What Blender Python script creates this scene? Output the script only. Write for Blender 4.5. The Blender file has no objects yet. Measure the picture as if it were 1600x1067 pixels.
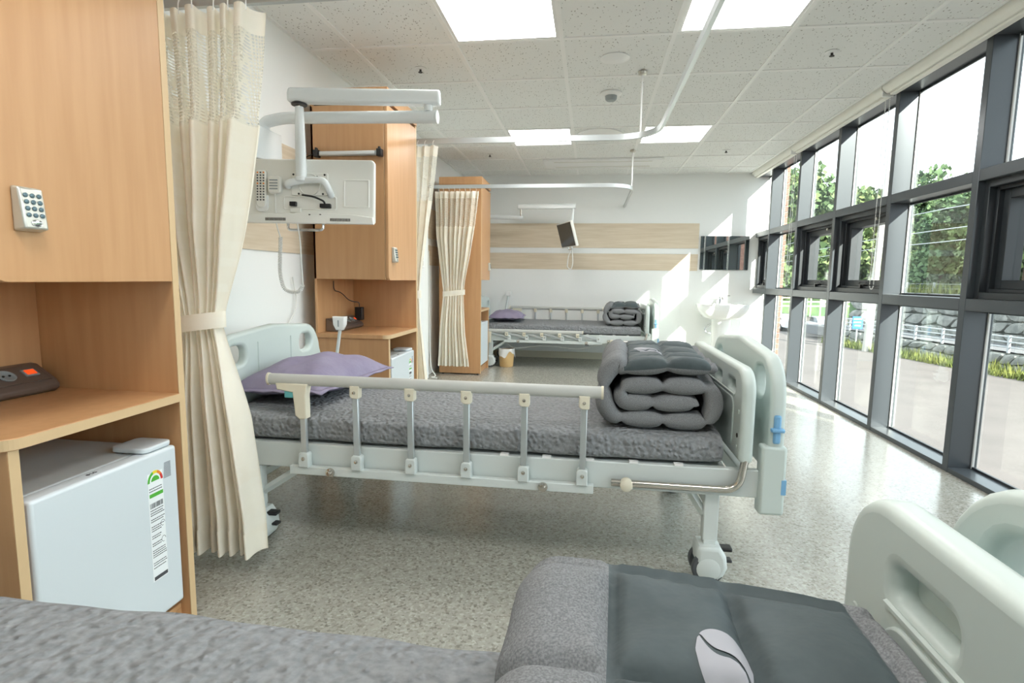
import bpy, bmesh, math, random
from mathutils import Vector, Matrix
from mathutils.bvhtree import BVHTree
random.seed(7)
R = math.radians
PI = math.pi
sc = bpy.context.scene
C = sc.collection

# ------------------------------------------------------------------ camera, sky, sun, exposure
cam_d = bpy.data.cameras.new('camera'); cam = bpy.data.objects.new('camera', cam_d); C.objects.link(cam)
cam_d.sensor_width = 36; cam_d.lens = 19.2345; cam_d.clip_start = 0.02; cam_d.clip_end = 400
_yaw, _pit, _rol = -0.14052424, -0.11477787, 0.01403183
_f = Vector((math.sin(_yaw)*math.cos(_pit), math.cos(_yaw)*math.cos(_pit), math.sin(_pit)))
_r = Vector((math.cos(_yaw), -math.sin(_yaw), 0)); _u = _r.cross(_f)
_r2 = math.cos(_rol)*_r + math.sin(_rol)*_u; _u2 = -math.sin(_rol)*_r + math.cos(_rol)*_u
cam.matrix_world = Matrix(((_r2.x, _u2.x, -_f.x, 0), (_r2.y, _u2.y, -_f.y, 0), (_r2.z, _u2.z, -_f.z, 1.03), (0, 0, 0, 1)))
sc.camera = cam

world = bpy.data.worlds.new('sky'); sc.world = world; world.use_nodes = True
bg = world.node_tree.nodes['Background']
bg.inputs[0].default_value = (0.86, 0.94, 1.0, 1); bg.inputs[1].default_value = 2.6

sun_d = bpy.data.lights.new('sun', 'SUN'); sun = bpy.data.objects.new('sun', sun_d); C.objects.link(sun)
sun_d.energy = 13.0; sun_d.angle = R(0.6); sun_d.color = (1.0, 0.95, 0.86)
sun.rotation_euler = Vector((-0.494, 0.87, -0.494)).to_track_quat('-Z', 'Y').to_euler()
sun.location = (8, -8, 9)

LAMP = 9.0                     # emission of the ceiling panels
sc.view_settings.view_transform = 'Standard'; sc.view_settings.look = 'None'
sc.view_settings.gamma = 1.0; sc.view_settings.use_curve_mapping = False
sc.view_settings.exposure = 0.87
sc.cycles.max_bounces = 8; sc.cycles.diffuse_bounces = 5; sc.cycles.glossy_bounces = 4
sc.cycles.transparent_max_bounces = 16; sc.cycles.caustics_reflective = False; sc.cycles.caustics_refractive = False
sc.cycles.sample_clamp_indirect = 6.0
sc.cycles.use_denoising = True

# ------------------------------------------------------------------ materials
def srgb(r, g, b):
    f = lambda c: (c/255/12.92) if c/255 <= 0.04045 else ((c/255+0.055)/1.055)**2.4
    return (f(r), f(g), f(b), 1)
MATS = {}
def mat(name, col, rough=0.5, metal=0.0, col2=None, nscale=8, nstretch=(1, 1, 1), ndetail=4, nlo=0.35, nhi=0.65,
        bump=0, bscale=200, bstretch=(1, 1, 1), bdist=0.002, spec=0.5, emit=None, estr=0, coat=0, bvor=False):
    if name in MATS: return MATS[name]
    m = bpy.data.materials.new(name); m.use_nodes = True; nt = m.node_tree; N = nt.nodes; L = nt.links
    p = N['Principled BSDF']
    p.inputs['Base Color'].default_value = col; p.inputs['Roughness'].default_value = rough
    p.inputs['Metallic'].default_value = metal; p.inputs['Specular IOR Level'].default_value = spec
    if coat: p.inputs['Coat Weight'].default_value = coat; p.inputs['Coat Roughness'].default_value = 0.15
    if emit: p.inputs['Emission Color'].default_value = emit; p.inputs['Emission Strength'].default_value = estr
    geo = None
    def mapped(st):
        nonlocal geo
        if geo is None: geo = N.new('ShaderNodeNewGeometry')
        mp = N.new('ShaderNodeMapping'); mp.inputs['Scale'].default_value = st
        L.new(geo.outputs['Position'], mp.inputs['Vector']); return mp
    if col2:
        mp = mapped(nstretch); no = N.new('ShaderNodeTexNoise'); no.inputs['Scale'].default_value = nscale
        no.inputs['Detail'].default_value = ndetail; L.new(mp.outputs[0], no.inputs['Vector'])
        mr = N.new('ShaderNodeMapRange'); mr.inputs['From Min'].default_value = nlo; mr.inputs['From Max'].default_value = nhi
        L.new(no.outputs['Fac'], mr.inputs['Value'])
        mx = N.new('ShaderNodeMix'); mx.data_type = 'RGBA'; mx.inputs['A'].default_value = col; mx.inputs['B'].default_value = col2
        L.new(mr.outputs['Result'], mx.inputs['Factor']); L.new(mx.outputs['Result'], p.inputs['Base Color'])
    if bump:
        mp = mapped(bstretch)
        if bvor:
            no2 = N.new('ShaderNodeTexNoise'); no2.inputs['Scale'].default_value = bscale*0.5; L.new(mp.outputs[0], no2.inputs['Vector'])
            ad = N.new('ShaderNodeVectorMath'); ad.operation = 'MULTIPLY_ADD'
            ad.inputs[1].default_value = (0.9/bscale,)*3; L.new(no2.outputs['Color'], ad.inputs[0]); L.new(mp.outputs[0], ad.inputs[2])
            no = N.new('ShaderNodeTexVoronoi'); no.feature = 'SMOOTH_F1'; no.inputs['Scale'].default_value = bscale; L.new(ad.outputs[0], no.inputs['Vector'])
            out = no.outputs['Distance']
        else:
            no = N.new('ShaderNodeTexNoise'); no.inputs['Scale'].default_value = bscale; no.inputs['Detail'].default_value = 3
            L.new(mp.outputs[0], no.inputs['Vector']); out = no.outputs['Fac']
        b = N.new('ShaderNodeBump'); b.inputs['Strength'].default_value = bump; b.inputs['Distance'].default_value = bdist
        if bvor: b.invert = True
        L.new(out, b.inputs['Height']); L.new(b.outputs[0], p.inputs['Normal'])
    MATS[name] = m; return m

M_wall = mat('wall paper', srgb(238, 240, 238), 0.75, bump=0.25, bscale=260, bdist=0.001)
M_white = mat('white paint', srgb(238, 239, 237), 0.6)
M_oak = mat('pale oak strip', srgb(222, 208, 186), 0.5, col2=srgb(212, 196, 171), nscale=5, nstretch=(0.6, 0.6, 12))
M_beech = mat('beech laminate', srgb(203, 157, 112), 0.38, col2=srgb(196, 149, 104), nscale=5, nstretch=(7, 7, 0.5), ndetail=3)
M_beech_in = mat('beech laminate deep', srgb(203, 157, 112), 0.45, col2=srgb(196, 149, 104), nscale=5, nstretch=(7, 7, 0.5), ndetail=3)
M_edge = mat('beech edge band', srgb(214, 184, 142), 0.45)
M_base = mat('beige skirting', srgb(214, 208, 188), 0.5)
M_tbar = mat('grid bar white', srgb(246, 247, 245), 0.5)
M_mull = mat('charcoal aluminium', srgb(77, 83, 88), 0.3, metal=0.25, bump=0.05, bscale=300)
M_sash = mat('dark sash aluminium', srgb(50, 55, 59), 0.4, metal=0.15)
M_bead = mat('pale glazing bead', srgb(225, 228, 226), 0.4)
M_cass = mat('cream blind cassette', srgb(238, 237, 229), 0.45)
M_plas = mat('bed plastic', srgb(200, 211, 207), 0.35)
M_frame = mat('bed frame enamel', srgb(208, 215, 213), 0.35)
M_cream = mat('cream plastic', srgb(226, 220, 200), 0.4)
M_rail = mat('grey rail tube', srgb(196, 198, 194), 0.35)
M_alu = mat('brushed aluminium', srgb(200, 206, 208), 0.35, metal=0.7)
M_steel = mat('stainless steel', srgb(205, 200, 192), 0.18, metal=1.0)
M_chrome = mat('chrome', srgb(220, 222, 224), 0.08, metal=1.0)
M_black = mat('black plastic', srgb(28, 29, 31), 0.4)
M_rubber = mat('grey rubber', srgb(82, 86, 90), 0.6)
M_teal = mat('teal plastic', srgb(96, 176, 180), 0.4)
M_blue = mat('blue plastic', srgb(124, 176, 216), 0.4)
M_cover = mat('grey quilted cover', srgb(146, 149, 152), 0.85, col2=srgb(130, 133, 136), nscale=90, bump=1.0, bscale=66, bdist=0.013, bvor=True, spec=0.2)
M_heather = mat('grey heather fabric', srgb(138, 140, 142), 0.9, col2=srgb(108, 110, 113), nscale=420, nstretch=(1, 1, 1), bump=0.25, bscale=500, bdist=0.001, spec=0.15)
M_slate = mat('slate satin fabric', srgb(78, 88, 91), 0.6, col2=srgb(66, 76, 79), nscale=14, bump=0.35, bscale=22, bdist=0.012, spec=0.3)
M_purple = mat('lavender cotton', srgb(150, 143, 165), 0.8, col2=srgb(140, 132, 156), nscale=10, bump=0.4, bscale=11, bdist=0.02, spec=0.2)
M_emblem = mat('pale grey print', srgb(164, 165, 172), 0.7)
M_tv = mat('tv white plastic', srgb(236, 236, 230), 0.35)
M_tv2 = mat('tv recess', srgb(226, 226, 219), 0.4)
M_arm = mat('arm enamel', srgb(234, 239, 240), 0.25)
M_screen = mat('dark screen', srgb(34, 36, 40), 0.15)
M_fridge = mat('fridge enamel', srgb(214, 222, 226), 0.3, bump=0.05, bscale=500, bdist=0.0005)
M_fside = mat('fridge side', srgb(208, 214, 215), 0.35)
M_silver = mat('satin silver', srgb(206, 204, 194), 0.3, metal=0.55)
M_key = mat('keypad button', srgb(96, 118, 126), 0.25, metal=0.3)
M_strip = mat('bronze aluminium', srgb(128, 118, 112), 0.32, metal=0.6)
M_strip2 = mat('bronze top', srgb(112, 100, 92), 0.4, metal=0.3)
M_socket = mat('socket grey', srgb(150, 158, 160), 0.4)
M_red = mat('orange rocker', srgb(240, 84, 30), 0.4, emit=srgb(240, 84, 30), estr=0.4)
M_ceram = mat('white ceramic', srgb(244, 245, 244), 0.12)
M_bag = mat('white plastic bag', srgb(232, 230, 226), 0.5)
M_bucket = mat('tan plastic', srgb(222, 184, 128), 0.5)
M_white_g = mat('white gloss', srgb(240, 241, 240), 0.3)
M_green = mat('label green', srgb(84, 176, 60), 0.5)
M_lime = mat('label yellow', srgb(240, 214, 50), 0.5)
M_orange = mat('label orange', srgb(238, 140, 50), 0.5)
M_lred = mat('label red', srgb(214, 52, 50), 0.5)
M_ink = mat('label ink', srgb(70, 72, 76), 0.6)
M_paper = mat('label paper', srgb(240, 244, 245), 0.5)
M_mirror = mat('mirror glass', (0.82, 0.86, 0.86, 1), 0.01, metal=1.0)
M_lens = mat('lamp diffuser', (1, 1, 1, 1), 0.5, emit=(1.0, 0.985, 0.955, 1), estr=LAMP)
M_hole = mat('dark hole', srgb(52, 50, 48), 0.7)
M_cable = mat('white cable', srgb(228, 228, 224), 0.45)
M_led = mat('led tube lens', srgb(226, 228, 228), 0.3)
M_lcd = mat('thermostat display', srgb(120, 128, 124), 0.3)
# outdoors
M_ground = mat('pale asphalt lot', srgb(104, 97, 94), 0.9, col2=srgb(96, 90, 87), nscale=0.6)
M_stone = mat('boulder', srgb(142, 142, 137), 0.9, col2=srgb(108, 110, 106), nscale=3, bump=0.5, bscale=8, bdist=0.05)
M_mortar = mat('wall joint', srgb(76, 78, 72), 0.95)
M_road = mat('road', srgb(112, 112, 114), 0.9)
M_gal = mat('galvanised rail', srgb(160, 164, 166), 0.5)
M_grassm = mat('dry grass', srgb(122, 126, 60), 0.9, col2=srgb(90, 104, 50), nscale=1.5)
M_leaf = mat('pine green', srgb(94, 114, 72), 0.85, col2=srgb(68, 94, 62), nscale=0.6)
M_leaf2 = mat('olive green', srgb(114, 126, 78), 0.85, col2=srgb(84, 106, 64), nscale=0.6)
M_trunk = mat('bark', srgb(104, 88, 72), 0.9)
M_conc = mat('concrete pole', srgb(160, 158, 152), 0.8)
M_fence = mat('cream fence', srgb(222, 214, 182), 0.6)
M_car = mat('car paint white', srgb(236, 238, 240), 0.2)
M_carglass = mat('car glass', srgb(50, 58, 66), 0.1)
M_sign = mat('blue sign', srgb(40, 110, 220), 0.5)
M_brick = mat('brick', srgb(150, 112, 98), 0.85, col2=srgb(132, 94, 82), nscale=12)
M_bjoint = mat('brick mortar', srgb(178, 168, 158), 0.9)

def floor_mat():
    m = bpy.data.materials.new('speckled vinyl'); m.use_nodes = True; nt = m.node_tree; N = nt.nodes; L = nt.links
    p = N['Principled BSDF']; g = N.new('ShaderNodeNewGeometry')
    v = N.new('ShaderNodeTexVoronoi'); v.inputs['Scale'].default_value = 130; L.new(g.outputs['Position'], v.inputs['Vector'])
    sp = N.new('ShaderNodeSeparateColor'); L.new(v.outputs['Color'], sp.inputs[0])
    cr = N.new('ShaderNodeValToRGB'); e = cr.color_ramp
    e.interpolation = 'LINEAR'
    e.elements[0].position = 0.0; e.elements[0].color = srgb(132, 129, 120)
    e.elements[1].position = 1.0; e.elements[1].color = srgb(186, 185, 177)
    for pos, c in ((0.14, (150, 147, 137)), (0.3, (164, 162, 152)), (0.75, (170, 168, 159))):
        el = e.elements.new(pos); el.color = srgb(*c)
    L.new(sp.outputs[0], cr.inputs[0])
    no = N.new('ShaderNodeTexNoise'); no.inputs['Scale'].default_value = 34; no.inputs['Detail'].default_value = 3
    L.new(g.outputs['Position'], no.inputs['Vector'])
    mr = N.new('ShaderNodeMapRange'); mr.inputs['From Min'].default_value = 0.3; mr.inputs['From Max'].default_value = 0.7
    mr.inputs['To Min'].default_value = 0.93; mr.inputs['To Max'].default_value = 1.06; L.new(no.outputs['Fac'], mr.inputs['Value'])
    mx = N.new('ShaderNodeMix'); mx.data_type = 'RGBA'; mx.blend_type = 'MULTIPLY'; mx.inputs['Factor'].default_value = 1
    L.new(cr.outputs[0], mx.inputs['A']); L.new(mr.outputs['Result'], mx.inputs['B']); L.new(mx.outputs['Result'], p.inputs['Base Color'])
    p.inputs['Roughness'].default_value = 0.2; p.inputs['Specular IOR Level'].default_value = 0.8
    return m
M_floor = floor_mat()

def tile_mat():
    m = bpy.data.materials.new('mineral fibre tile'); m.use_nodes = True; nt = m.node_tree; N = nt.nodes; L = nt.links
    p = N['Principled BSDF']; g = N.new('ShaderNodeNewGeometry')
    no = N.new('ShaderNodeTexNoise'); no.inputs['Scale'].default_value = 40; L.new(g.outputs['Position'], no.inputs['Vector'])
    ad = N.new('ShaderNodeVectorMath'); ad.operation = 'MULTIPLY_ADD'; ad.inputs[1].default_value = (0.02,)*3
    L.new(no.outputs['Color'], ad.inputs[0]); L.new(g.outputs['Position'], ad.inputs[2])
    mp = N.new('ShaderNodeMapping'); mp.inputs['Rotation'].default_value = (0, 0, 0.5); mp.inputs['Scale'].default_value = (1.0, 0.55, 1)
    L.new(ad.outputs[0], mp.inputs['Vector'])
    v = N.new('ShaderNodeTexVoronoi'); v.inputs['Scale'].default_value = 62; L.new(mp.outputs[0], v.inputs['Vector'])
    mr = N.new('ShaderNodeMapRange'); mr.inputs['From Min'].default_value = 0.13; mr.inputs['From Max'].default_value = 0.2
    L.new(v.outputs['Distance'], mr.inputs['Value'])
    mx = N.new('ShaderNodeMix'); mx.data_type = 'RGBA'; mx.inputs['A'].default_value = srgb(152, 150, 144); mx.inputs['B'].default_value = srgb(240, 242, 240)
    L.new(mr.outputs['Result'], mx.inputs['Factor']); L.new(mx.outputs['Result'], p.inputs['Base Color'])
    p.inputs['Roughness'].default_value = 0.9; p.inputs['Specular IOR Level'].default_value = 0.1
    return m
M_tile = tile_mat()

def glass_mat(name, tint=(0.95, 0.98, 0.97, 1), gl=0.08):
    m = bpy.data.materials.new(name); m.use_nodes = True; nt = m.node_tree; N = nt.nodes; L = nt.links
    N.remove(N['Principled BSDF']); out = N['Material Output']
    t = N.new('ShaderNodeBsdfTransparent'); t.inputs[0].default_value = tint
    g = N.new('ShaderNodeBsdfGlossy'); g.inputs['Roughness'].default_value = 0.01
    lw = N.new('ShaderNodeLayerWeight'); lw.inputs['Blend'].default_value = 0.25
    mm = N.new('ShaderNodeMath'); mm.operation = 'MULTIPLY'; mm.inputs[1].default_value = gl*4; L.new(lw.outputs['Fresnel'], mm.inputs[0])
    x = N.new('ShaderNodeMixShader'); L.new(mm.outputs[0], x.inputs[0]); L.new(t.outputs[0], x.inputs[1]); L.new(g.outputs[0], x.inputs[2])
    L.new(x.outputs[0], out.inputs[0]); return m
M_glass = glass_mat('window glass')

def cloth_mat(name, col, trans=0.35, net=False):
    m = bpy.data.materials.new(name); m.use_nodes = True; nt = m.node_tree; N = nt.nodes; L = nt.links
    p = N['Principled BSDF']; out = N['Material Output']
    p.inputs['Base Color'].default_value = col; p.inputs['Roughness'].default_value = 0.85; p.inputs['Specular IOR Level'].default_value = 0.15
    g = N.new('ShaderNodeNewGeometry')
    if not net:
        bk = N.new('ShaderNodeTexBrick'); bk.inputs['Scale'].default_value = 9; bk.inputs['Mortar Size'].default_value = 0.0
        mp = N.new('ShaderNodeMapping'); mp.inputs['Rotation'].default_value = (PI/2, 0, 0); L.new(g.outputs['Position'], mp.inputs['Vector'])
        L.new(mp.outputs[0], bk.inputs['Vector'])
        bk.inputs['Color1'].default_value = col; bk.inputs['Color2'].default_value = (col[0]*0.98, col[1]*0.965, col[2]*0.94, 1)
        L.new(bk.outputs[0], p.inputs['Base Color'])
    tr = N.new('ShaderNodeBsdfTranslucent'); tr.inputs[0].default_value = col
    x = N.new('ShaderNodeMixShader'); x.inputs[0].default_value = trans
    L.new(p.outputs[0], x.inputs[1]); L.new(tr.outputs[0], x.inputs[2])
    last = x
    if net:
        sx = N.new('ShaderNodeSeparateXYZ'); L.new(g.outputs['Position'], sx.inputs[0])
        def sn(sock, k):
            a = N.new('ShaderNodeMath'); a.operation = 'MULTIPLY'; a.inputs[1].default_value = k; L.new(sock, a.inputs[0])
            b = N.new('ShaderNodeMath'); b.operation = 'SINE'; L.new(a.outputs[0], b.inputs[0]); return b
        s1 = sn(sx.outputs[0], 900); s2 = sn(sx.outputs[2], 620)
        mu = N.new('ShaderNodeMath'); mu.operation = 'ADD'; L.new(s1.outputs[0], mu.inputs[0]); L.new(s2.outputs[0], mu.inputs[1])
        gt = N.new('ShaderNodeMath'); gt.operation = 'GREATER_THAN'; gt.inputs[1].default_value = 0.25; L.new(mu.outputs[0], gt.inputs[0])
        m2 = N.new('ShaderNodeMath'); m2.operation = 'MULTIPLY'; m2.inputs[1].default_value = 0.8; L.new(gt.outputs[0], m2.inputs[0])
        t = N.new('ShaderNodeBsdfTransparent'); y = N.new('ShaderNodeMixShader')
        L.new(m2.outputs[0], y.inputs[0]); L.new(x.outputs[0], y.inputs[1]); L.new(t.outputs[0], y.inputs[2]); last = y
    L.new(last.outputs[0], out.inputs[0]); return m
M_curt = cloth_mat('cream curtain cloth', srgb(253, 249, 238), 0.3)
M_net = cloth_mat('curtain net', srgb(243, 240, 228), 0.3, net=True)

# ------------------------------------------------------------------ mesh helpers
WL = {}
def wl(o): return WL.get(o.name, Vector((0, 0, 0))) if o else Vector((0, 0, 0))
def link(name, me, m, parent=None, base=None):
    o = bpy.data.objects.new(name, me); C.objects.link(o)
    if m is not None and len(me.materials) == 0:
        for q in (m if isinstance(m, (list, tuple)) else [m]): me.materials.append(q)
    if parent: o.parent = parent; WL[o.name] = wl(parent)
    else: WL[o.name] = base if base else Vector((0, 0, 0)); o.location = WL[o.name]
    return o
def tag(o, label=None, cat=None, group=None, kind=None):
    if label: o['label'] = label
    if cat: o['category'] = cat
    if group: o['group'] = group
    if kind: o['kind'] = kind
    return o
def empty(name, loc, label=None, cat=None, group=None, kind=None):
    o = bpy.data.objects.new(name, None); C.objects.link(o); o.location = loc; o.empty_display_size = 0.1
    WL[o.name] = Vector(loc); return tag(o, label, cat, group, kind)

class MB:
    def __init__(s, xf=None): s.v = []; s.f = []; s.mi = []; s.xf = xf; s.cur = 0
    def add(s, vs, fs):
        n = len(s.v); s.v += [Vector(p) for p in vs]; s.f += [[i+n for i in f] for f in fs]; s.mi += [s.cur]*len(fs); return s
    def box(s, x0, x1, y0, y1, z0, z1):
        if x0 > x1: x0, x1 = x1, x0
        if y0 > y1: y0, y1 = y1, y0
        if z0 > z1: z0, z1 = z1, z0
        return s.add([(x0,y0,z0),(x1,y0,z0),(x1,y1,z0),(x0,y1,z0),(x0,y0,z1),(x1,y0,z1),(x1,y1,z1),(x0,y1,z1)],
              [(3,2,1,0),(4,5,6,7),(0,1,5,4),(1,2,6,5),(2,3,7,6),(3,0,4,7)])
    def tube(s, path, r, n=10, cap=True, ry=None, up=(0, 0, 1)):
        P = [Vector(p) for p in path]; k = len(P); rings = []; nrm = None
        for i in range(k):
            t = (P[min(i+1, k-1)]-P[max(i-1, 0)]).normalized()
            if nrm is None:
                nrm = Vector(up); nrm -= t*nrm.dot(t)
                if nrm.length < 1e-3: nrm = Vector((1, 0, 0)); nrm -= t*nrm.dot(t)
            else: nrm = nrm-t*nrm.dot(t)
            nrm.normalize(); b = t.cross(nrm)
            rr = r[i] if isinstance(r, (list, tuple)) else r
            r2 = rr if ry is None else ry
            rings.append([P[i]+nrm*(rr*math.cos(2*PI*j/n))+b*(r2*math.sin(2*PI*j/n)) for j in range(n)])
        vs = [q for ring in rings for q in ring]; fs = []
        for i in range(k-1):
            for j in range(n):
                a = i*n+j; b_ = i*n+(j+1) % n; fs.append((a, b_, b_+n, a+n))
        if cap: fs.append(tuple(range(n-1, -1, -1))); fs.append(tuple((k-1)*n+j for j in range(n)))
        return s.add(vs, fs)
    def cyl(s, p0, p1, r, n=14, r2=None): return s.tube([p0, p1], [r, r if r2 is None else r2], n)
    def lathe(s, prof, c=(0, 0, 0), n=24, axis='z', sx=1, sy=1):
        vs = []; fs = []
        for r, h in prof:
            for j in range(n):
                a = 2*PI*j/n; x, y = r*math.cos(a)*sx, r*math.sin(a)*sy
                if axis == 'z': p = (c[0]+x, c[1]+y, c[2]+h)
                elif axis == 'y': p = (c[0]+y, c[1]+h, c[2]+x)
                else: p = (c[0]+h, c[1]+x, c[2]+y)
                vs.append(p)
        k = len(prof)
        for i in range(k-1):
            for j in range(n): fs.append((i*n+j, i*n+(j+1) % n, (i+1)*n+(j+1) % n, (i+1)*n+j))
        fs.append(tuple(range(n-1, -1, -1))); fs.append(tuple((k-1)*n+j for j in range(n)))
        return s.add(vs, fs)
    def grid(s, fn, nu, nv, wrap=False):
        vs = [fn(i/nu if not wrap else i/nu, j/nv) for j in range(nv+1) for i in range(nu if wrap else nu+1)]
        w = nu if wrap else nu+1; fs = []
        for j in range(nv):
            for i in range(nu):
                a = j*w+i; b = j*w+(i+1) % w if wrap else a+1; fs.append((a, b, b+w, a+w))
        return s.add(vs, fs)
    def prism(s, poly, a0, a1, plane='xy'):
        def mp(u, v, w): return {'xy': (u, v, w), 'yz': (w, u, v), 'xz': (u, -w, v)}[plane]
        n = len(poly); vs = [mp(u, v, a0) for u, v in poly]+[mp(u, v, a1) for u, v in poly]
        fs = [tuple(range(n-1, -1, -1)), tuple(range(n, 2*n))]+[(i, (i+1) % n, (i+1) % n+n, i+n) for i in range(n)]
        return s.add(vs, fs)
    def sphere(s, c, rx, ry, rz, n=12, m=8):
        return s.grid(lambda u, v: (c[0]+rx*math.sin(PI*v)*math.cos(2*PI*u), c[1]+ry*math.sin(PI*v)*math.sin(2*PI*u), c[2]-rz*math.cos(PI*v)), n, m, True)
    def mesh(s, name, off=Vector((0, 0, 0)), smooth=False, angle=40, fix=True):
        me = bpy.data.meshes.new(name); V = [(s.xf @ p if s.xf else p)-off for p in s.v]
        me.from_pydata(V, [], s.f); me.polygons.foreach_set('material_index', s.mi)
        if fix:
            bm = bmesh.new(); bm.from_mesh(me); bmesh.ops.recalc_face_normals(bm, faces=bm.faces); bm.to_mesh(me); bm.free()
        if smooth:
            me.polygons.foreach_set('use_smooth', [True]*len(me.polygons)); me.set_sharp_from_angle(angle=R(angle))
        me.update(); return me
    def build(s, name, m, parent=None, smooth=False, bevel=0, angle=40, seg=2):
        base = None
        if parent is None:
            V = [(s.xf @ p if s.xf else p) for p in s.v]
            base = Vector(((min(p.x for p in V)+max(p.x for p in V))/2, (min(p.y for p in V)+max(p.y for p in V))/2, min(p.z for p in V)))
        o = link(name, s.mesh(name, base if base else wl(parent), smooth, angle), m, parent, base)
        if bevel:
            md = o.modifiers.new('bevel', 'BEVEL'); md.width = bevel; md.segments = seg; md.limit_method = 'ANGLE'; md.angle_limit = R(40)
            o.data.polygons.foreach_set('use_smooth', [True]*len(o.data.polygons)); o.data.set_sharp_from_angle(angle=R(40))
            if seg > 1: md.harden_normals = False
        return o

def rr(x0, x1, y0, y1, r, n=6):
    r = r if isinstance(r, (list, tuple)) else (r,)*4     # bl br tr tl
    out = []
    for (cx, cy, rad, a0) in ((x0+r[0], y0+r[0], r[0], PI), (x1-r[1], y0+r[1], r[1], 1.5*PI), (x1-r[2], y1-r[2], r[2], 0), (x0+r[3], y1-r[3], r[3], PI/2)):
        if rad < 1e-5: out.append((cx, cy)); continue
        for i in range(n+1):
            a = a0+PI/2*i/n; out.append((cx+rad*math.cos(a), cy+rad*math.sin(a)))
    return out
def ell(cx, cy, rx, ry, n=20): return [(cx+rx*math.cos(2*PI*i/n), cy+ry*math.sin(2*PI*i/n)) for i in range(n)]

def plate(name, outline, holes, thick, bev, plane, at, m, parent=None, xf=None, bres=2):
    """flat panel with rounded edges and holes; `at` is its middle along the third axis"""
    cu = bpy.data.curves.new('tmp', 'CURVE'); cu.dimensions = '2D'; cu.fill_mode = 'BOTH'
    cu.extrude = max(thick/2-bev, 0.0001); cu.bevel_depth = bev; cu.bevel_resolution = bres; cu.offset = -bev
    for loop in [outline]+list(holes):
        sp = cu.splines.new('POLY'); sp.points.add(len(loop)-1); sp.use_cyclic_u = True
        for p, (u, v) in zip(sp.points, loop): p.co = (u, v, 0, 1)
    ob = bpy.data.objects.new('tmp', cu); C.objects.link(ob)
    dg = bpy.context.evaluated_depsgraph_get(); me = bpy.data.meshes.new_from_object(ob.evaluated_get(dg))
    bpy.data.objects.remove(ob); bpy.data.curves.remove(cu)
    vs = []
    for v in me.vertices:
        u, w_, t = v.co; t += at if plane != 'xz' else -at
        p = Vector({'xy': (u, w_, t), 'yz': (t, u, w_), 'xz': (u, -t, w_)}[plane])
        vs.append(xf @ p if xf else p)
    base = None
    if parent is None:
        base = Vector(((min(p.x for p in vs)+max(p.x for p in vs))/2, (min(p.y for p in vs)+max(p.y for p in vs))/2, min(p.z for p in vs)))
    off = base if base else wl(parent)
    for v, p in zip(me.vertices, vs): v.co = p-off
    me.name = name; me.materials.clear()
    me.polygons.foreach_set('use_smooth', [True]*len(me.polygons)); me.set_sharp_from_angle(angle=R(50)); me.update()
    return link(name, me, m, parent, base)

def text_mesh(name, body, size, m, parent, xf):
    cu = bpy.data.curves.new('tmp', 'FONT'); cu.body = body; cu.size = size; cu.extrude = 0.0003; cu.align_x = 'CENTER'; cu.align_y = 'CENTER'
    ob = bpy.data.objects.new('tmp', cu); C.objects.link(ob)
    dg = bpy.context.evaluated_depsgraph_get(); me = bpy.data.meshes.new_from_object(ob.evaluated_get(dg))
    bpy.data.objects.remove(ob); bpy.data.curves.remove(cu)
    for v in me.vertices: v.co = (xf @ v.co)-wl(parent)
    me.materials.clear(); me.name = name; return link(name, me, m, parent)

def bend(pts, r=0.05, n=6):
    """polyline with rounded corners"""
    P = [Vector(p) for p in pts]; out = [P[0]]
    for i in range(1, len(P)-1):
        a, b, c = P[i-1], P[i], P[i+1]; d0 = (a-b).normalized(); d1 = (c-b).normalized()
        q = min(r, (a-b).length*0.49, (c-b).length*0.49); s0 = b+d0*q; s1 = b+d1*q
        for k in range(n+1):
            t = k/n; out.append(s0*(1-t)**2+b*2*t*(1-t)+s1*t*t)
    out.append(P[-1]); return out
def T(x, y, z): return Matrix.Translation((x, y, z))
def RX(a): return Matrix.Rotation(R(a), 4, 'X')
def RY(a): return Matrix.Rotation(R(a), 4, 'Y')
def RZ(a): return Matrix.Rotation(R(a), 4, 'Z')

# ------------------------------------------------------------------ the room
XL, XW, YF, YB, ZC = -1.68, 1.98, 7.14, -2.4, 2.334
def struct(o): o['kind'] = 'structure'; return o
struct(MB().box(XL-0.12, 2.17, YB-0.1, YF+0.12, -0.1, 0).build('floor', M_floor))
wL = struct(MB().box(XL-0.12, XL, YB-0.1, YF+0.12, 0, 2.6).build('wall_left', M_wall))
wF = struct(MB().box(XL, 2.17, YF, YF+0.12, 0, 2.6).build('wall_far', M_wall))
struct(MB().box(XL, 2.17, YB-0.12, YB, 0, 2.6).build('wall_back', M_wall))
wp = struct(MB().box(XL, -1.625, 3.85, 5.38, 0, ZC+0.006).build('wall_pier', M_wall))
for z0, z1 in ((1.155, 1.36), (1.43, 1.737)):
    MB().box(XL, XL+0.008, YB, 3.85, z0, z1).build('wood_strip', M_oak, wL, bevel=0.001)
    MB().box(XL, XL+0.008, 5.38, YF, z0, z1).build('wood_strip', M_oak, wL, bevel=0.001)
    MB().box(XL, 1.31, YF-0.008, YF, z0, z1).build('wood_strip', M_oak, wF, bevel=0.001)
MB().box(XL, 1.31, YF-0.006, YF, 1.362, 1.428).build('wall_panel', M_wall, wF)
MB().box(XL, 1.13, YF-0.007, YF, 0.09, 1.153).build('wall_panel', M_wall, wF, bevel=0.001)
struct(MB().box(XL, 1.98, YF-0.014, YF, 0, 0.088).build('baseboard_far', M_base, bevel=0.002))
struct(MB().box(XL, XL+0.014, YB, 3.85, 0, 0.088).build('baseboard_left', M_base, bevel=0.002))
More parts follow.
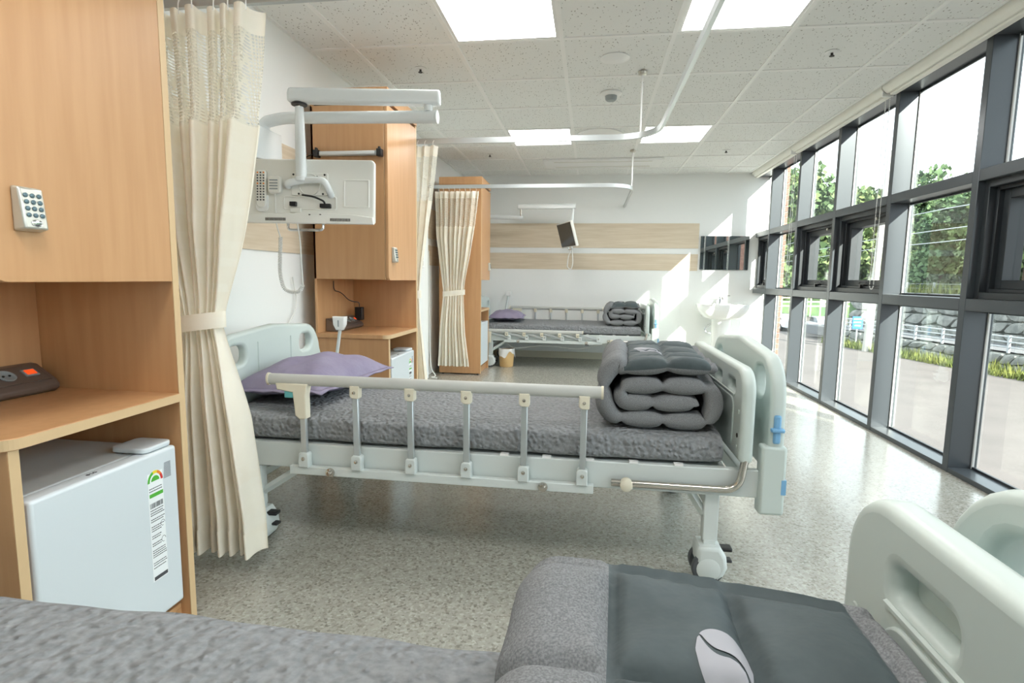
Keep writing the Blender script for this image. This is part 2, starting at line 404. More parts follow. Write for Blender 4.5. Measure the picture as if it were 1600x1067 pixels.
# ceiling: slab with its tiles and grid bars
XE = 1.875
ceil = struct(MB().box(XL-0.1, 2.17, YB-0.1, YF+0.1, 2.36, 2.6).build('ceiling', M_white))
gx = [-1.99667+0.6*i for i in range(1, 7)]; gy = [3.16889+0.6*j for j in range(-9, 7)]
LIGHTS = [(2, 0), (4, 0), (2, 4), (4, 4), (2, -4), (4, -4)]      # (column i, row j) cell spans gx[i-1..i], y from line j-1 to j
light_cells = {(i, j) for i, j in LIGHTS}
for x in gx: MB().box(x-0.012, x+0.012, YB, YF, 2.334, 2.36).build('grid_bar', M_tbar, ceil)
for y in gy: MB().box(XL, XE, y-0.012, y+0.012, 2.3345, 2.36).build('grid_bar', M_tbar, ceil)
for (x0, x1, y0, y1) in ((XL, XL+0.02, YB, YF), (XL, XE, YF-0.02, YF), (XE-0.02, XE, YB, YF)):
    MB().box(x0, x1, y0, y1, 2.3338, 2.36).build('edge_trim', M_tbar, ceil)
tile_me = None
ex = [XL]+gx+[XE]; ey = [YB]+gy+[YF]
for a in range(len(ex)-1):
    for b in range(len(ey)-1):
        i, j = a, b-9                                     # right line index minus one, far line j
        if (i, j) in light_cells: continue
        x0, x1, y0, y1 = ex[a], ex[a+1], ey[b], ey[b+1]
        full = abs(x1-x0-0.6) < 1e-4 and abs(y1-y0-0.6) < 1e-4
        if full:
            if tile_me is None:
                tile_me = MB().box(-0.2885, 0.2885, -0.2885, 0.2885, 0, 0.018).mesh('ceiling_tile'); tile_me.materials.append(M_tile)
            o = bpy.data.objects.new('ceiling_tile', tile_me); C.objects.link(o); o.parent = ceil
            o.location = Vector(((x0+x1)/2, (y0+y1)/2, 2.340))-wl(ceil)
        elif y1-y0 > 0.03 and x1-x0 > 0.03:
            MB().box(x0+0.0115, x1-0.0115, y0+0.0115, y1-0.0115, 2.340, 2.358).build('ceiling_tile', M_tile, ceil)
LAB = {(2, 0): 'square ceiling light panel above the middle bed, left of the curtain rail', (4, 0): 'square ceiling light panel crossed by the curtain rail, nearest the windows',
       (2, 4): 'far ceiling light panel behind the straight curtain rail, on the left', (4, 4): 'far ceiling light panel beside the bend of the curtain rail'}
for i, j in LIGHTS:
    x0, y0 = gx[i-1], 3.16889+0.6*(j-1)
    e = empty('ceiling_light', (x0+0.3, y0+0.3, 2.334), LAB.get((i, j), 'square ceiling light panel behind the camera, %s' % ('on the cabinet side' if i == 2 else 'on the window side')), 'ceiling light', 'ceiling light panels')
    f = MB()
    for q in ((x0+0.012, x0+0.03, y0+0.012, y0+0.588), (x0+0.57, x0+0.588, y0+0.012, y0+0.588), (x0+0.03, x0+0.57, y0+0.012, y0+0.03), (x0+0.03, x0+0.57, y0+0.57, y0+0.588)):
        f.box(*q, 2.336, 2.358)
    f.build('frame', M_white_g, e)
    MB().box(x0+0.03, x0+0.57, y0+0.03, y0+0.57, 2.340, 2.356).build('diffuser', M_lens, e)

def sprinkler(x, y, label):
    e = empty('sprinkler', (x, y, ZC), label, 'sprinkler', 'ceiling sprinklers')
    MB().lathe([(0.012, 0.006), (0.036, 0.004), (0.038, 0.001), (0.014, -0.003)], (x, y, ZC), 20).build('escutcheon', M_white_g, e, smooth=True)
    MB().cyl((x, y, ZC), (x, y, ZC-0.018), 0.007, 10).cyl((x, y, ZC-0.018), (x, y, ZC-0.021), 0.014, 12).build('nozzle', M_hole, e)
sprinkler(-1.104, 3.507, 'ceiling sprinkler above the television arm of the middle bed')
sprinkler(1.322, 3.508, 'ceiling sprinkler nearest the windows, in a large tile')
sprinkler(-1.103, 5.92, 'small ceiling sprinkler above the curtained far cabinet')
sprinkler(1.307, 5.92, 'small far ceiling sprinkler near the windows')
MB().lathe([(0.03, 0.006), (0.085, 0.006), (0.088, 0.001), (0.07, -0.002), (0.06, -0.006), (0.0, -0.008)], (0.103, 3.472, ZC), 28).build('ceiling_speaker', M_white_g, smooth=True)
tag(bpy.data.objects['ceiling_speaker'], 'flat round white disc on the ceiling tile before the smoke detector', 'speaker')
e = empty('smoke_detector', (0.103, 4.086, ZC), 'round white smoke detector on the ceiling beside the hanger rod', 'smoke detector')
MB().lathe([(0.05, 0.006), (0.075, 0.004), (0.075, -0.004), (0.05, -0.018)], (0.103, 4.086, ZC), 24).build('base', M_white_g, e, smooth=True)
MB().lathe([(0.042, -0.018), (0.04, -0.04), (0.03, -0.05), (0.0, -0.052)], (0.103, 4.086, ZC), 24).build('sensor_head', M_socket, e, smooth=True)
e = empty('round_diffuser', (0.04, 5.187, ZC), 'large round white air diffuser behind the curtain rail', 'air diffuser')
for k, r in enumerate((0.2, 0.15, 0.1)):
    MB().lathe([(r-0.03, 0.006), (r, 0.004), (r, -0.004-0.006*k), (r-0.04, -0.012-0.006*k)], (0.04, 5.187, ZC), 32).build('ring', M_white_g, e, smooth=True)
e = empty('air_conditioner', (0.09, 6.38, ZC), 'long flat ceiling air conditioner panel near the far wall', 'air conditioner')
MB().box(-0.56, 0.74, 6.17, 6.6, ZC-0.022, ZC).build('panel', M_white_g, e, bevel=0.008)
MB().box(-0.44, 0.62, 6.235, 6.265, ZC-0.026, ZC-0.0215).build('louvre', M_tv2, e, bevel=0.002)
MB().box(-0.44, 0.62, 6.5, 6.53, ZC-0.026, ZC-0.0215).build('louvre', M_tv2, e, bevel=0.002)

# ------------------------------------------------------------------ window wall
MY = {k: 3.285+0.848*(k-2) for k in range(-4, 7)}
XG = 2.11
def bar(x0, x1, y0, y1, z0, z1, name, m, p, bv=0.002): return MB().box(x0, x1, y0, y1, z0, z1).build(name, m, p, bevel=bv, seg=1)
def bay(n, y0, y1, openable, mull=True, pier=0.05):
    """one bay from the far face y0 of the near mullion to the far face y1 of its own mullion"""
    w = empty('window_%d' % n, ((XW+XG)/2, (y0+y1)/2, 0), kind='structure')
    ye = y1-pier if mull else y1
    if mull: bar(XW, 2.126, ye, y1, 0, 2.36, 'mullion', M_mull, w)
    bar(XW+0.001, 2.125, y0, ye, 2.285, 2.36, 'header', M_mull, w)
    bar(XW+0.001, 2.125, y0, ye, 1.565, 1.625, 'upper_transom', M_mull, w)
    bar(XW+0.001, 2.125, y0, ye, 0.892, 0.957, 'lower_transom', M_mull, w)
    bar(XW+0.001, 2.125, y0, ye, 0, 0.028, 'sill', M_mull, w)
    for z0, z1, op in ((0.028, 0.892, False), (0.957, 1.565, openable), (1.625, 2.285, False)):
        if not op:
            MB().box(XG-0.003, XG+0.003, y0, ye, z0, z1).build('pane', M_glass, w)
            bar(XG-0.014, XG-0.004, ye-0.01, ye, z0, z1, 'glazing_bead', M_bead, w, 0)
            bar(XG-0.016, XG-0.004, y0, ye-0.01, z0, z0+0.012, 'glazing_bead', M_sash, w, 0)
            bar(XG-0.016, XG-0.004, y0, ye-0.01, z1-0.012, z1, 'glazing_bead', M_sash, w, 0)
            bar(XG-0.016, XG-0.004, y0, y0+0.012, z0+0.012, z1-0.012, 'glazing_bead', M_sash, w, 0)
        else:
            f = MB()
            def ring(g, x0, x1, a, b, c, d, t):
                g.box(x0, x1, a, a+t, c, d).box(x0, x1, b-t, b, c, d).box(x0, x1, a+t, b-t, c, c+t).box(x0, x1, a+t, b-t, d-t, d)
            ring(f, 2.015, 2.15, y0, ye, z0, z1, 0.035)
            ring(f, 2.05, 2.15, y0+0.035, ye-0.035, z0+0.035, z1-0.035, 0.018)
            f.build('outer_frame', M_sash, w, bevel=0.002, seg=1)
            s = MB(); ring(s, 2.075, 2.16, y0+0.053, ye-0.053, z0+0.053, z1-0.053, 0.045)
            so = s.build('sash', M_sash, w, bevel=0.002, seg=1)
            MB().box(2.12, 2.126, y0+0.098, ye-0.098, z0+0.098, z1-0.098).build('pane', M_glass, w)
            yc = (y0+ye)/2
            h = MB().box(2.045, 2.075, yc-0.03, yc+0.03, z0+0.05, z0+0.064).box(2.03, 2.05, yc-0.012, yc+0.012, z0+0.03, z0+0.062)
            h.tube(bend([(2.05, yc-0.05, z0+0.075), (2.045, yc, z0+0.085), (2.05, yc+0.05, z0+0.075)], 0.03), 0.006, 8)
            h.build('handle', M_black, so, smooth=True)
            MB().cyl((2.06, yc-0.1, z1-0.062), (2.075, yc-0.1, z1-0.062), 0.012).build('latch', M_silver, so, smooth=True)
    return w
prev = YB; n = 1
for k in range(-4, 7):
    bay(n, prev, MY[k], k in (2, 4, 5, -1)); prev = MY[k]; n += 1
bay(n, prev, YF, True, mull=False)

# roller blinds over the windows
BL = [(2.44, 4.125, 'roller blind cassette over the windows nearest the camera in view'), (4.135, 5.82, 'roller blind cassette over the windows, second along, with a long bead chain'),
      (5.83, 7.12, 'roller blind cassette over the windows, ending at the far wall'), (0.745, 2.43, 'roller blind cassette over the windows beside the nearest bed')]
for a, b, lab in BL:
    e = empty('roller_blind', (1.925, (a+b)/2, 2.3), lab, 'roller blind', 'roller blinds over the windows')
    MB().prism([(1.885, 2.36), (1.885, 2.318), (1.9, 2.3), (1.915, 2.287), (1.968, 2.287), (1.968, 2.36)], -b, -a, 'xz').build('cassette', M_cass, e, bevel=0.003, seg=1)
    MB().box(1.925, 1.962, a+0.02, b-0.02, 2.272, 2.2865).build('bottom_bar', M_cass, e, bevel=0.004)
    MB().box(1.895, 1.966, a, a+0.012, 2.27, 2.34).build('end_cap', M_tbar, e, bevel=0.003)
    zb = 0.985 if a > 4 else 1.3
    if a < 5.9:
        m = MB(); pts = []
        z = 2.27
        while z > zb+0.035: pts.append((1.952, a+0.018, z)); pts.append((1.952, a+0.072, z)); z -= 0.0115
        for q in range(1, 9): t = PI*q/9; pts.append((1.952, a+0.045-0.027*math.cos(t), zb+0.035-0.03*math.sin(t)))
        for p in pts: m.sphere(p, 0.0042, 0.0042, 0.0042, 5, 3)
        m.tube([(1.952, a+0.018, 2.27), (1.952, a+0.018, zb+0.035)], 0.0013, 5).tube([(1.952, a+0.072, 2.27), (1.952, a+0.072, zb+0.035)], 0.0013, 5)
        m.build('bead_chain', M_white_g, e, smooth=True)

# ------------------------------------------------------------------ curtain rails and curtains
ZR = 1.95
def rail(label, path, rods):
    e = empty('curtain_rail', path[0], label, 'curtain rail', 'ceiling hung curtain rails')
    MB().tube(bend(path, 0.28, 10), 0.017, 4, ry=0.011, up=(0.7, 0.7, 1)).build('track', M_alu, e) if False else None
    P = bend(path, 0.3, 12); m = MB(); hw, hh = 0.009, 0.018; vs = []
    for i, p in enumerate(P):
        t = (P[min(i+1, len(P)-1)]-P[max(i-1, 0)]).normalized(); s = Vector((t.y, -t.x, 0))
        vs += [p-s*hw-Vector((0, 0, hh)), p+s*hw-Vector((0, 0, hh)), p+s*hw+Vector((0, 0, hh)), p-s*hw+Vector((0, 0, hh))]
    fs = [(4*i+j, 4*i+(j+1) % 4, 4*i+4+(j+1) % 4, 4*i+4+j) for i in range(len(P)-1) for j in range(4)]
    n = 4*(len(P)-1); m.add(vs, fs+[(3, 2, 1, 0), (n, n+1, n+2, n+3)])
    m.build('track', M_alu, e, smooth=True)
    for x, y in rods:
        MB().cyl((x, y, ZR+0.018), (x, y, ZC), 0.006, 10).build('hanger_rod', M_white_g, e, smooth=True)
        MB().lathe([(0.008, -0.02), (0.026, -0.014), (0.03, 0.0)], (x, y, ZC), 16).build('ceiling_rose', M_silver, e, smooth=True)
    return e
rail('curved curtain rail running over the middle of the room', [(XL, 3.745, ZR), (0.395, 3.745, ZR), (0.395, -0.6, ZR)], [(0.285, 3.70), (0.395, 0.8)])
rail('curtain rail around the far bed, bending to the far wall', [(XL, 5.58, ZR), (0.39, 5.58, ZR), (0.39, YF, ZR)], [(0.385, 5.84)])
rail('short curtain rail above the near cream curtain', [(XL, 1.68, 1.885), (0.2, 1.68, 1.885)], []) 

def lerp_tab(tab, z):
    tab = sorted(tab)
    if z <= tab[0][0]: return tab[0][1]
    for (a, va), (b, vb) in zip(tab, tab[1:]):
        if z <= b:
            t = (z-a)/(b-a); t = t*t*(3-2*t) if False else t; return va+(vb-va)*t
    return tab[-1][1]
def curtain(label, L, Rt, y, zt, zb, zm, ztie, folds, amp, seed, nu=160, nv=60, tie=True):
    rnd = random.Random(seed)
    ph = [rnd.uniform(0, 6.28) for _ in range(4)]
    e = empty('curtain', ((lerp_tab(L, zb)+lerp_tab(Rt, zb))/2, y, zb), label, 'curtain', 'bed curtains')
    def pt(u, z):
        l, r = lerp_tab(L, z), lerp_tab(Rt, z); wdt = r-l
        d = min(1, abs(z-ztie)/0.35); d = d*d*(3-2*d)
        top = max(0, (z-zm)/(zt-zm)); k = amp*(0.35+0.65*d)*(0.75 if top > 0 else 1)
        uu = u+0.012*math.sin(2*PI*2.3*u+ph[0])+0.006*math.sin(3*z+ph[1])
        w = math.sin(2*PI*folds*uu+ph[2]); w = math.copysign(abs(w)**0.9, w)
        w2 = math.sin(2*PI*folds*0.37*u+ph[3]+0.8*z)
        x = l+wdt*u+0.25*wdt/folds*math.sin(4*PI*folds*uu+ph[2])*0.6
        return Vector((x, y+k*(w+0.35*w2), z))
    zz = lambda a, b: (lambda u, v: pt(u, a+(b-a)*v))
    body = MB().grid(zz(zb, zm), nu, nv).build('body', M_curt, e, smooth=True, angle=180)
    MB().grid(lambda u, v: pt(u, zm+(zt-0.07-zm)*v), nu, 14).build('net_panel', M_net, e, smooth=True, angle=180)
    MB().grid(lambda u, v: pt(u, zt-0.07+0.07*v), nu, 4).build('heading_tape', M_curt, e, smooth=True, angle=180)
    MB().grid(lambda u, v: pt(u, zb+0.09*v)-Vector((0, 0.003, 0)), nu, 3).build('hem_band', M_curt, e, smooth=True, angle=180)
    if tie:
        l, r = lerp_tab(L, ztie), lerp_tab(Rt, ztie); cx = (l+r)/2; a = (r-l)/2+0.012; b = amp*0.9+0.018
        MB().grid(lambda u, v: Vector((cx+a*math.cos(2*PI*u), y+b*math.sin(2*PI*u), ztie-0.027+0.054*v+0.012*math.cos(2*PI*u))), 40, 3, True).build('tie_back', M_curt, e, smooth=True, angle=180)
    for k in range(folds):
        p = pt((k+0.5)/folds, zt)
        MB().tube(bend([p-Vector((0, 0, 0.012)), p+Vector((0, 0, 0.02)), Vector((p.x, y, zt+0.035))], 0.01, 3), 0.0022, 6).build('hook', M_white_g, e)
    return e
c1R = [(1.841, -1.041), (1.69, -1.054), (1.496, -1.08), (1.297, -1.114), (1.091, -1.159), (0.9, -1.21), (0.85, -1.217), (0.704, -1.183), (0.551, -1.149), (0.371, -1.126), (0.212, -1.107), (0.05, -1.1)]
c1L = [(1.85, -1.56), (1.5, -1.5), (1.2, -1.44), (0.87, -1.375), (0.65, -1.39), (0.3, -1.41), (0.05, -1.42)]
curtain('cream bed curtain tied back beside the near cabinet, with a net top', c1L, c1R, 1.66, 1.85, 0.075, 1.505, 0.87, 9, 0.042, 3, 220, 70)
c3L = [(1.883, -1.594), (1.445, -1.575), (1.118, -1.534), (0.867, -1.51), (0.586, -1.535), (0.1, -1.563)]
c3R = [(1.867, -1.147), (1.575, -1.179), (1.252, -1.23), (0.99, -1.283), (0.87, -1.298), (0.79, -1.295), (0.459, -1.28), (0.122, -1.238)]
curtain('cream bed curtain tied back in front of the far wooden cabinet', c3L, c3R, 5.56, 1.9, 0.105, 1.55, 0.87, 8, 0.032, 5, 140, 40)
c2R = [(1.91, -1.05), (1.6, -1.086), (1.26, -1.132), (1.086, -1.16), (0.9, -1.18), (0.735, -1.167), (0.557, -1.145), (0.1, -1.1)]
c2L = [(1.91, -1.5), (1.5, -1.46), (0.9, -1.36), (0.1, -1.5)]
curtain('cream bed curtain mostly hidden behind the middle wooden cabinet', c2L, c2R, 3.70, 1.91, 0.1, 1.55, 0.9, 8, 0.035, 9, 120, 36)

# ------------------------------------------------------------------ cabinets
XC = -1.14           # plane of the doors
XBK = -1.59          # back of the cabinets
def cabinet(label, yo, s, width=0.485):
    """yo = open side, s = +1 when the closed side panel is further away, -1 when it is nearer"""
    e = empty('bedside_cabinet', (-1.36, yo+s*width/2, 0), label, 'cabinet', 'bedside cabinets')
    Y = lambda t: yo+s*t
    W = width
    def bx(name, x0, x1, t0, t1, z0, z1, m, p=e, bv=0.0015): return MB().box(x0, x1, Y(t0), Y(t1), z0, z1).build(name, m, p, bevel=bv, seg=1)
    sp = bx('side_panel', XBK, XC-0.001, W-0.022, W, 0.012, 1.989, M_beech)
    bx('edge_band', XC-0.001, XC+0.001, W-0.022, W, 0.012, 1.989, M_edge, sp, 0.0003)
    for xx in (-1.55, -1.17): MB().cyl((xx, Y(W-0.011), 0), (xx, Y(W-0.011), 0.0125), 0.012).build('foot', M_black, e)
    bx('back_panel', XBK, XBK+0.014, 0, W-0.022, 0.05, 1.989, M_beech_in)
    up = bx('upper_side', XBK, XC-0.02, 0, 0.018, 1.012, 1.975, M_beech)
    bx('edge_band', XC-0.02, XC-0.0185, 0, 0.018, 1.012, 1.975, M_edge, up, 0.0003)
    bx('upper_floor', XBK+0.014, XC-0.02, 0.018, W-0.022, 1.012, 1.03, M_beech)
    r = 0.03
    ol = rr(min(Y(0), Y(W-0.024)), max(Y(0), Y(W-0.024)), 1.008, 1.972, (r, 0, 0, 0) if s > 0 else (0, r, 0, 0))
    dr = plate('door', ol, [], 0.02, 0.0015, 'yz', XC-0.008, M_beech, e, bres=0)
    bx('crown', XBK, XC+0.004, 0, W, 1.99, 2.065, M_beech)
    bx('crown_gap', XBK+0.02, XC-0.016, 0.01, W-0.022, 1.972, 1.99, M_hole, e, 0)
    # lock on the door
    yk = Y(0.076); m = MB(T(XC+0.002, yk, 1.155) @ Matrix.Diagonal((0.85, 0.88, 0.9, 1)))
    m.add([(0, -0.033, -0.05), (0, 0.033, -0.05), (0, 0.033, 0.05), (0, -0.033, 0.05), (0.03, -0.027, -0.044), (0.03, 0.027, -0.044), (0.018, 0.028, 0.047), (0.018, -0.028, 0.047)],
          [(0, 3, 2, 1), (4, 5, 6, 7), (0, 1, 5, 4), (1, 2, 6, 5), (2, 3, 7, 6), (3, 0, 4, 7)])
    m.build('keypad_lock', M_silver, dr, bevel=0.004)
    b = MB(T(XC+0.002, yk, 1.155) @ Matrix.Diagonal((0.85, 0.88, 0.9, 1)) @ T(-XC-0.002, -yk, -1.155))
    for a in range(3):
        for c in range(4):
            zc = 0.03-c*0.0145; xs = 0.018+0.012*(0.047-zc)/0.091
            b.lathe([(0.0052, 0), (0.0052, 0.0022), (0.004, 0.003)], (XC+0.002+xs, yk-0.0155+0.0155*a, 1.155+zc), 12, 'x')
    b.build('lock_buttons', M_key, dr, smooth=True)
    MB(T(XC+0.002, yk, 1.155) @ Matrix.Diagonal((0.85, 0.88, 0.9, 1)) @ T(-XC-0.002, -yk, -1.155)).lathe([(0.011, 0), (0.0105, 0.002), (0.006, 0.0035)], (XC+0.002+0.028, yk, 1.155-0.031), 18, 'x', 0.75*1.7, 0.75).build('lock_turn', M_chrome, dr, smooth=True)
    # worktop and the fridge bay
    ol = [(x, Y(t)) for x, t in [(XBK+0.014, -0.012), (XC+0.004-0.04, -0.012)]]
    arc = [(XC+0.004-0.04+0.04*math.sin(a), Y(-0.012+0.04-0.04*math.cos(a))) for a in [PI/2*i/8 for i in range(9)]]
    ol = [(XBK+0.014, Y(-0.012))]+arc+[(XC+0.004, Y(W-0.022)), (XBK+0.014, Y(W-0.022))]
    if s < 0: ol = ol[::-1]
    ds = MB().prism(ol, 0.671, 0.696, 'xy').build('worktop', M_beech, e, bevel=0.0015, seg=1)
    eb = MB()
    q = arc+[(XC+0.004, Y(W-0.022))]
    eb.add([(x+0.0008, y_-s*0.0004, z) for z in (0.6725, 0.6945) for x, y_ in q], [(i, i+1, i+1+len(q), i+len(q)) for i in range(len(q)-1)])
    eb.build('edge_band', M_edge, ds)
    lp = bx('lower_side', XBK+0.014, XC-0.006, 0.004, 0.026, 0, 0.671, M_beech)
    bx('edge_band', XC-0.006, XC-0.0045, 0.004, 0.026, 0, 0.671, M_edge, lp, 0.0003)
    bx('plinth', XC-0.05, XC-0.03, 0.026, W-0.022, 0, 0.05, M_beech)
    bx('bottom_board', XBK+0.014, XC-0.03, 0.026, W-0.022, 0.05, 0.065, M_beech)
    return e
def fridge(label, yo, s):
    e = empty('mini_fridge', (-1.35, yo+s*0.245, 0.065), label, 'fridge', 'mini fridges in the cabinets')
    Y = lambda t: yo+s*t
    a, b = sorted((Y(0.036), Y(0.446)))
    MB().box(-1.565, XC-0.055, a+0.004, b-0.004, 0.085, 0.55).build('body', M_fside, e, bevel=0.006)
    d = MB().box(XC-0.05, XC-0.004, a, b, 0.09, 0.552).build('door', M_fridge, e, bevel=0.008, seg=3)
    hp = Y(0.446)
    plate('hinge_cover', rr(XC-0.12, XC-0.012, min(hp, hp-s*0.1), max(hp, hp-s*0.1), 0.02), [], 0.014, 0.004, 'xy', 0.5605, M_fridge, e)
    for xx in (-1.53, XC-0.08):
        for t in (0.07, 0.41): MB().cyl((xx, Y(t), 0.065), (xx, Y(t), 0.0855), 0.016).build('foot', M_black, e)
    # door handle recess line and the energy label
    X = XC-0.004
    if s > 0:
        x1 = X+0.0006; yl = Y(0.365)
        MB().box(X, x1, yl-0.026, yl+0.026, 0.2, 0.5).build('label_sheet', M_paper, d)
        cz = 0.475
        cols = [M_green, M_green, M_lime, M_orange, M_lred]
        for k in range(5):
            g = MB(); a0, a1 = PI-PI*k/5, PI-PI*(k+1)/5; pts = []
            for q in range(5): t = a0+(a1-a0)*q/4; pts.append((yl+0.026*math.cos(t), cz+0.03*math.sin(t)))
            for q in range(4, -1, -1): t = a0+(a1-a0)*q/4; pts.append((yl+0.019*math.cos(t), cz+0.022*math.sin(t)))
            g.prism(pts, x1, x1+0.0004, 'yz').build('label_arc', cols[k], d)
        MB().prism([(yl+0.014*math.cos(PI*q/8), cz+0.002+0.014*math.sin(PI*q/8)) for q in range(9)], x1, x1+0.0004, 'yz').build('label_arc', M_green, d)
        MB().box(x1, x1+0.0004, yl-0.022, yl+0.024, 0.434, 0.444).build('label_bar', M_green, d)
        g = MB(); rn = random.Random(2)
        for k in range(20): g.box(x1, x1+0.0004, yl-0.022+0.0022*k, yl-0.022+0.0022*k+rn.choice((0.0006, 0.0012)), 0.404, 0.418)
        for zz in (0.457, 0.45, 0.397, 0.39, 0.384, 0.372, 0.366, 0.352, 0.346, 0.34, 0.326, 0.32, 0.305, 0.299, 0.285, 0.279, 0.273, 0.267, 0.25, 0.244, 0.236):
            x = yl-0.022
            while x < yl+0.02-(0.014 if 0.29 < zz < 0.35 else 0):
                q = rn.uniform(0.002, 0.006); g.box(x1, x1+0.0004, x, x+q, zz, zz+0.0022); x += q+0.0012
        for cz2 in (0.352, 0.306):
            pts = [(yl+0.017+0.007*math.cos(t), cz2+0.008*math.sin(t)) for t in [2*PI*q/14 for q in range(12)]]
            g.tube([(x1, p[0], p[1]) for p in pts], 0.0006, 4)
        g.box(x1, x1+0.0004, yl-0.022, yl+0.024, 0.2025, 0.2125)
        g.build('label_print', M_ink, d)
        h = MB()
        for k in range(13): h.box(X, X+0.0005, yl+0.03+0.0006*k*0.5, yl+0.056, 0.472+0.0034*k, 0.4732+0.0034*k)
        h.build('grip_lines', M_ink, d)
        text_mesh('logo', 'LG', 0.013, M_ink, d, T(XC-0.028, Y(0.21), 0.5525) @ RZ(90))
        MB().lathe([(0.0045, 0), (0.0045, 0.0006)], (XC-0.028, Y(0.195), 0.5522), 14).build('logo', M_ink, d)
    else:
        pass
    return e
CY1, CY2, CY3 = 0.905, 3.005, 6.165
cabinet('wooden bedside cabinet at the left edge, nearest the camera', CY1, 1)
cabinet('wooden bedside cabinet beyond the middle bed, with a lamp tube on its side', CY2, 1, 0.52)
cabinet('wooden cabinet standing behind the tied curtain by the far bed', CY3, -1, 0.5)
fridge('white mini fridge with an energy label in the nearest cabinet', CY1, 1)
fridge('white mini fridge inside the middle cabinet', CY2+0.015, 1)
fridge('white mini fridge inside the far cabinet next to the bucket', CY3-0.01, -1)

def power_strip(label, y0, y1, x0, z):
    e = empty('power_strip', (x0+0.05, (y0+y1)/2, z), label, 'power strip', 'desk socket strips')
    prof = [(0, 0), (0.075, 0), (0.088, 0.008), (0.09, 0.02), (0.08, 0.034), (0.02, 0.075), (0, 0.078)]
    MB().prism([(x0+a, z+b) for a, b in prof], -y1, -y0, 'xz').build('housing', M_strip, e, bevel=0.003)
    d = Vector((0.06, 0, -0.041)).normalized(); nrm = Vector((0.041, 0, 0.06)).normalized()
    base = Vector((x0+0.05, 0, z+0.0545))
    xf0 = lambda yy: Matrix.Translation(base+Vector((0, yy, 0))) @ Matrix((( d.x, 0, nrm.x, 0), (0, 1, 0, 0), (d.z, 0, nrm.z, 0), (0, 0, 0, 1)))
    top = MB(xf0((y0+y1)/2)).box(-0.034, 0.034, -(y1-y0)/2+0.012, (y1-y0)/2-0.012, 0, 0.003).build('top_plate', M_strip2, e, bevel=0.001)
    n = 4; st = (y1-y0-0.1)/n
    for k in range(n):
        yy = y0+0.03+st*(k+0.5)
        MB(xf0(yy)).lathe([(0.021, 0.003), (0.022, 0.006), (0.019, 0.0065), (0.016, 0.004), (0.0, 0.0035)], (0, 0, 0), 20).build('socket', M_socket, e, smooth=True)
        MB(xf0(yy)).cyl((0, -0.008, 0.0032), (0, -0.008, 0.006), 0.003, 8).cyl((0, 0.008, 0.0032), (0, 0.008, 0.006), 0.003, 8).build('socket_holes', M_black, e)
    MB(xf0(y1-0.05)).box(-0.013, 0.013, -0.018, 0.018, 0.003, 0.006).build('switch_bezel', M_socket, e)
    MB(xf0(y1-0.05)).box(-0.009, 0.009, -0.013, 0.013, 0.006, 0.0085).build('rocker_switch', M_red, e, bevel=0.001)
    return e
power_strip('bronze socket strip with an orange switch on the nearest cabinet worktop', 0.90, 1.335, XBK+0.016, 0.696)
power_strip('socket strip on the worktop of the middle cabinet with a black adapter', 3.1, 3.45, XBK+0.016, 0.696)
# black adapter and its cable on the middle cabinet
e = empty('power_adapter', (-1.5, 3.42, 0.72), 'black plug-in power adapter with a thin cable in the middle cabinet niche', 'adapter')
MB().box(-1.525, -1.475, 3.4, 3.44, 0.745, 0.83).build('body', M_black, e, bevel=0.004)
MB().tube(bend([(-1.5, 3.42, 0.83), (-1.5, 3.42, 0.86), (-1.54, 3.36, 0.87), (-1.56, 3.28, 0.93), (-1.568, 3.2, 0.94), (-1.568, 3.2, 1.0)], 0.04), 0.003, 6).build('cable', M_black, e, smooth=True)
# lamp tube on the side of the middle cabinet
e = empty('lamp_tube', (-1.36, 2.985, 1.70), 'slim white lamp tube fixed to the side of the middle cabinet', 'lamp')
MB().box(-1.53, -1.19, 2.975, 3.004, 1.697, 1.722).build('housing', M_alu, e, bevel=0.004)
MB().box(-1.52, -1.2, 2.966, 2.976, 1.7, 1.718).build('lens', M_led, e, bevel=0.004)
for xx in (-1.545, -1.175): MB().box(xx-0.014, xx+0.014, 2.966, 3.004, 1.69, 1.73).box(xx-0.006, xx+0.006, 2.972, 2.99, 1.726, 1.742).build('end_clip', M_black, e, bevel=0.003)
MB().tube(bend([(-1.559, 2.985, 1.71), (-1.6, 2.99, 1.70), (-1.64, 3.02, 1.69)], 0.02), 0.003, 6).build('cable', M_black, e, smooth=True)

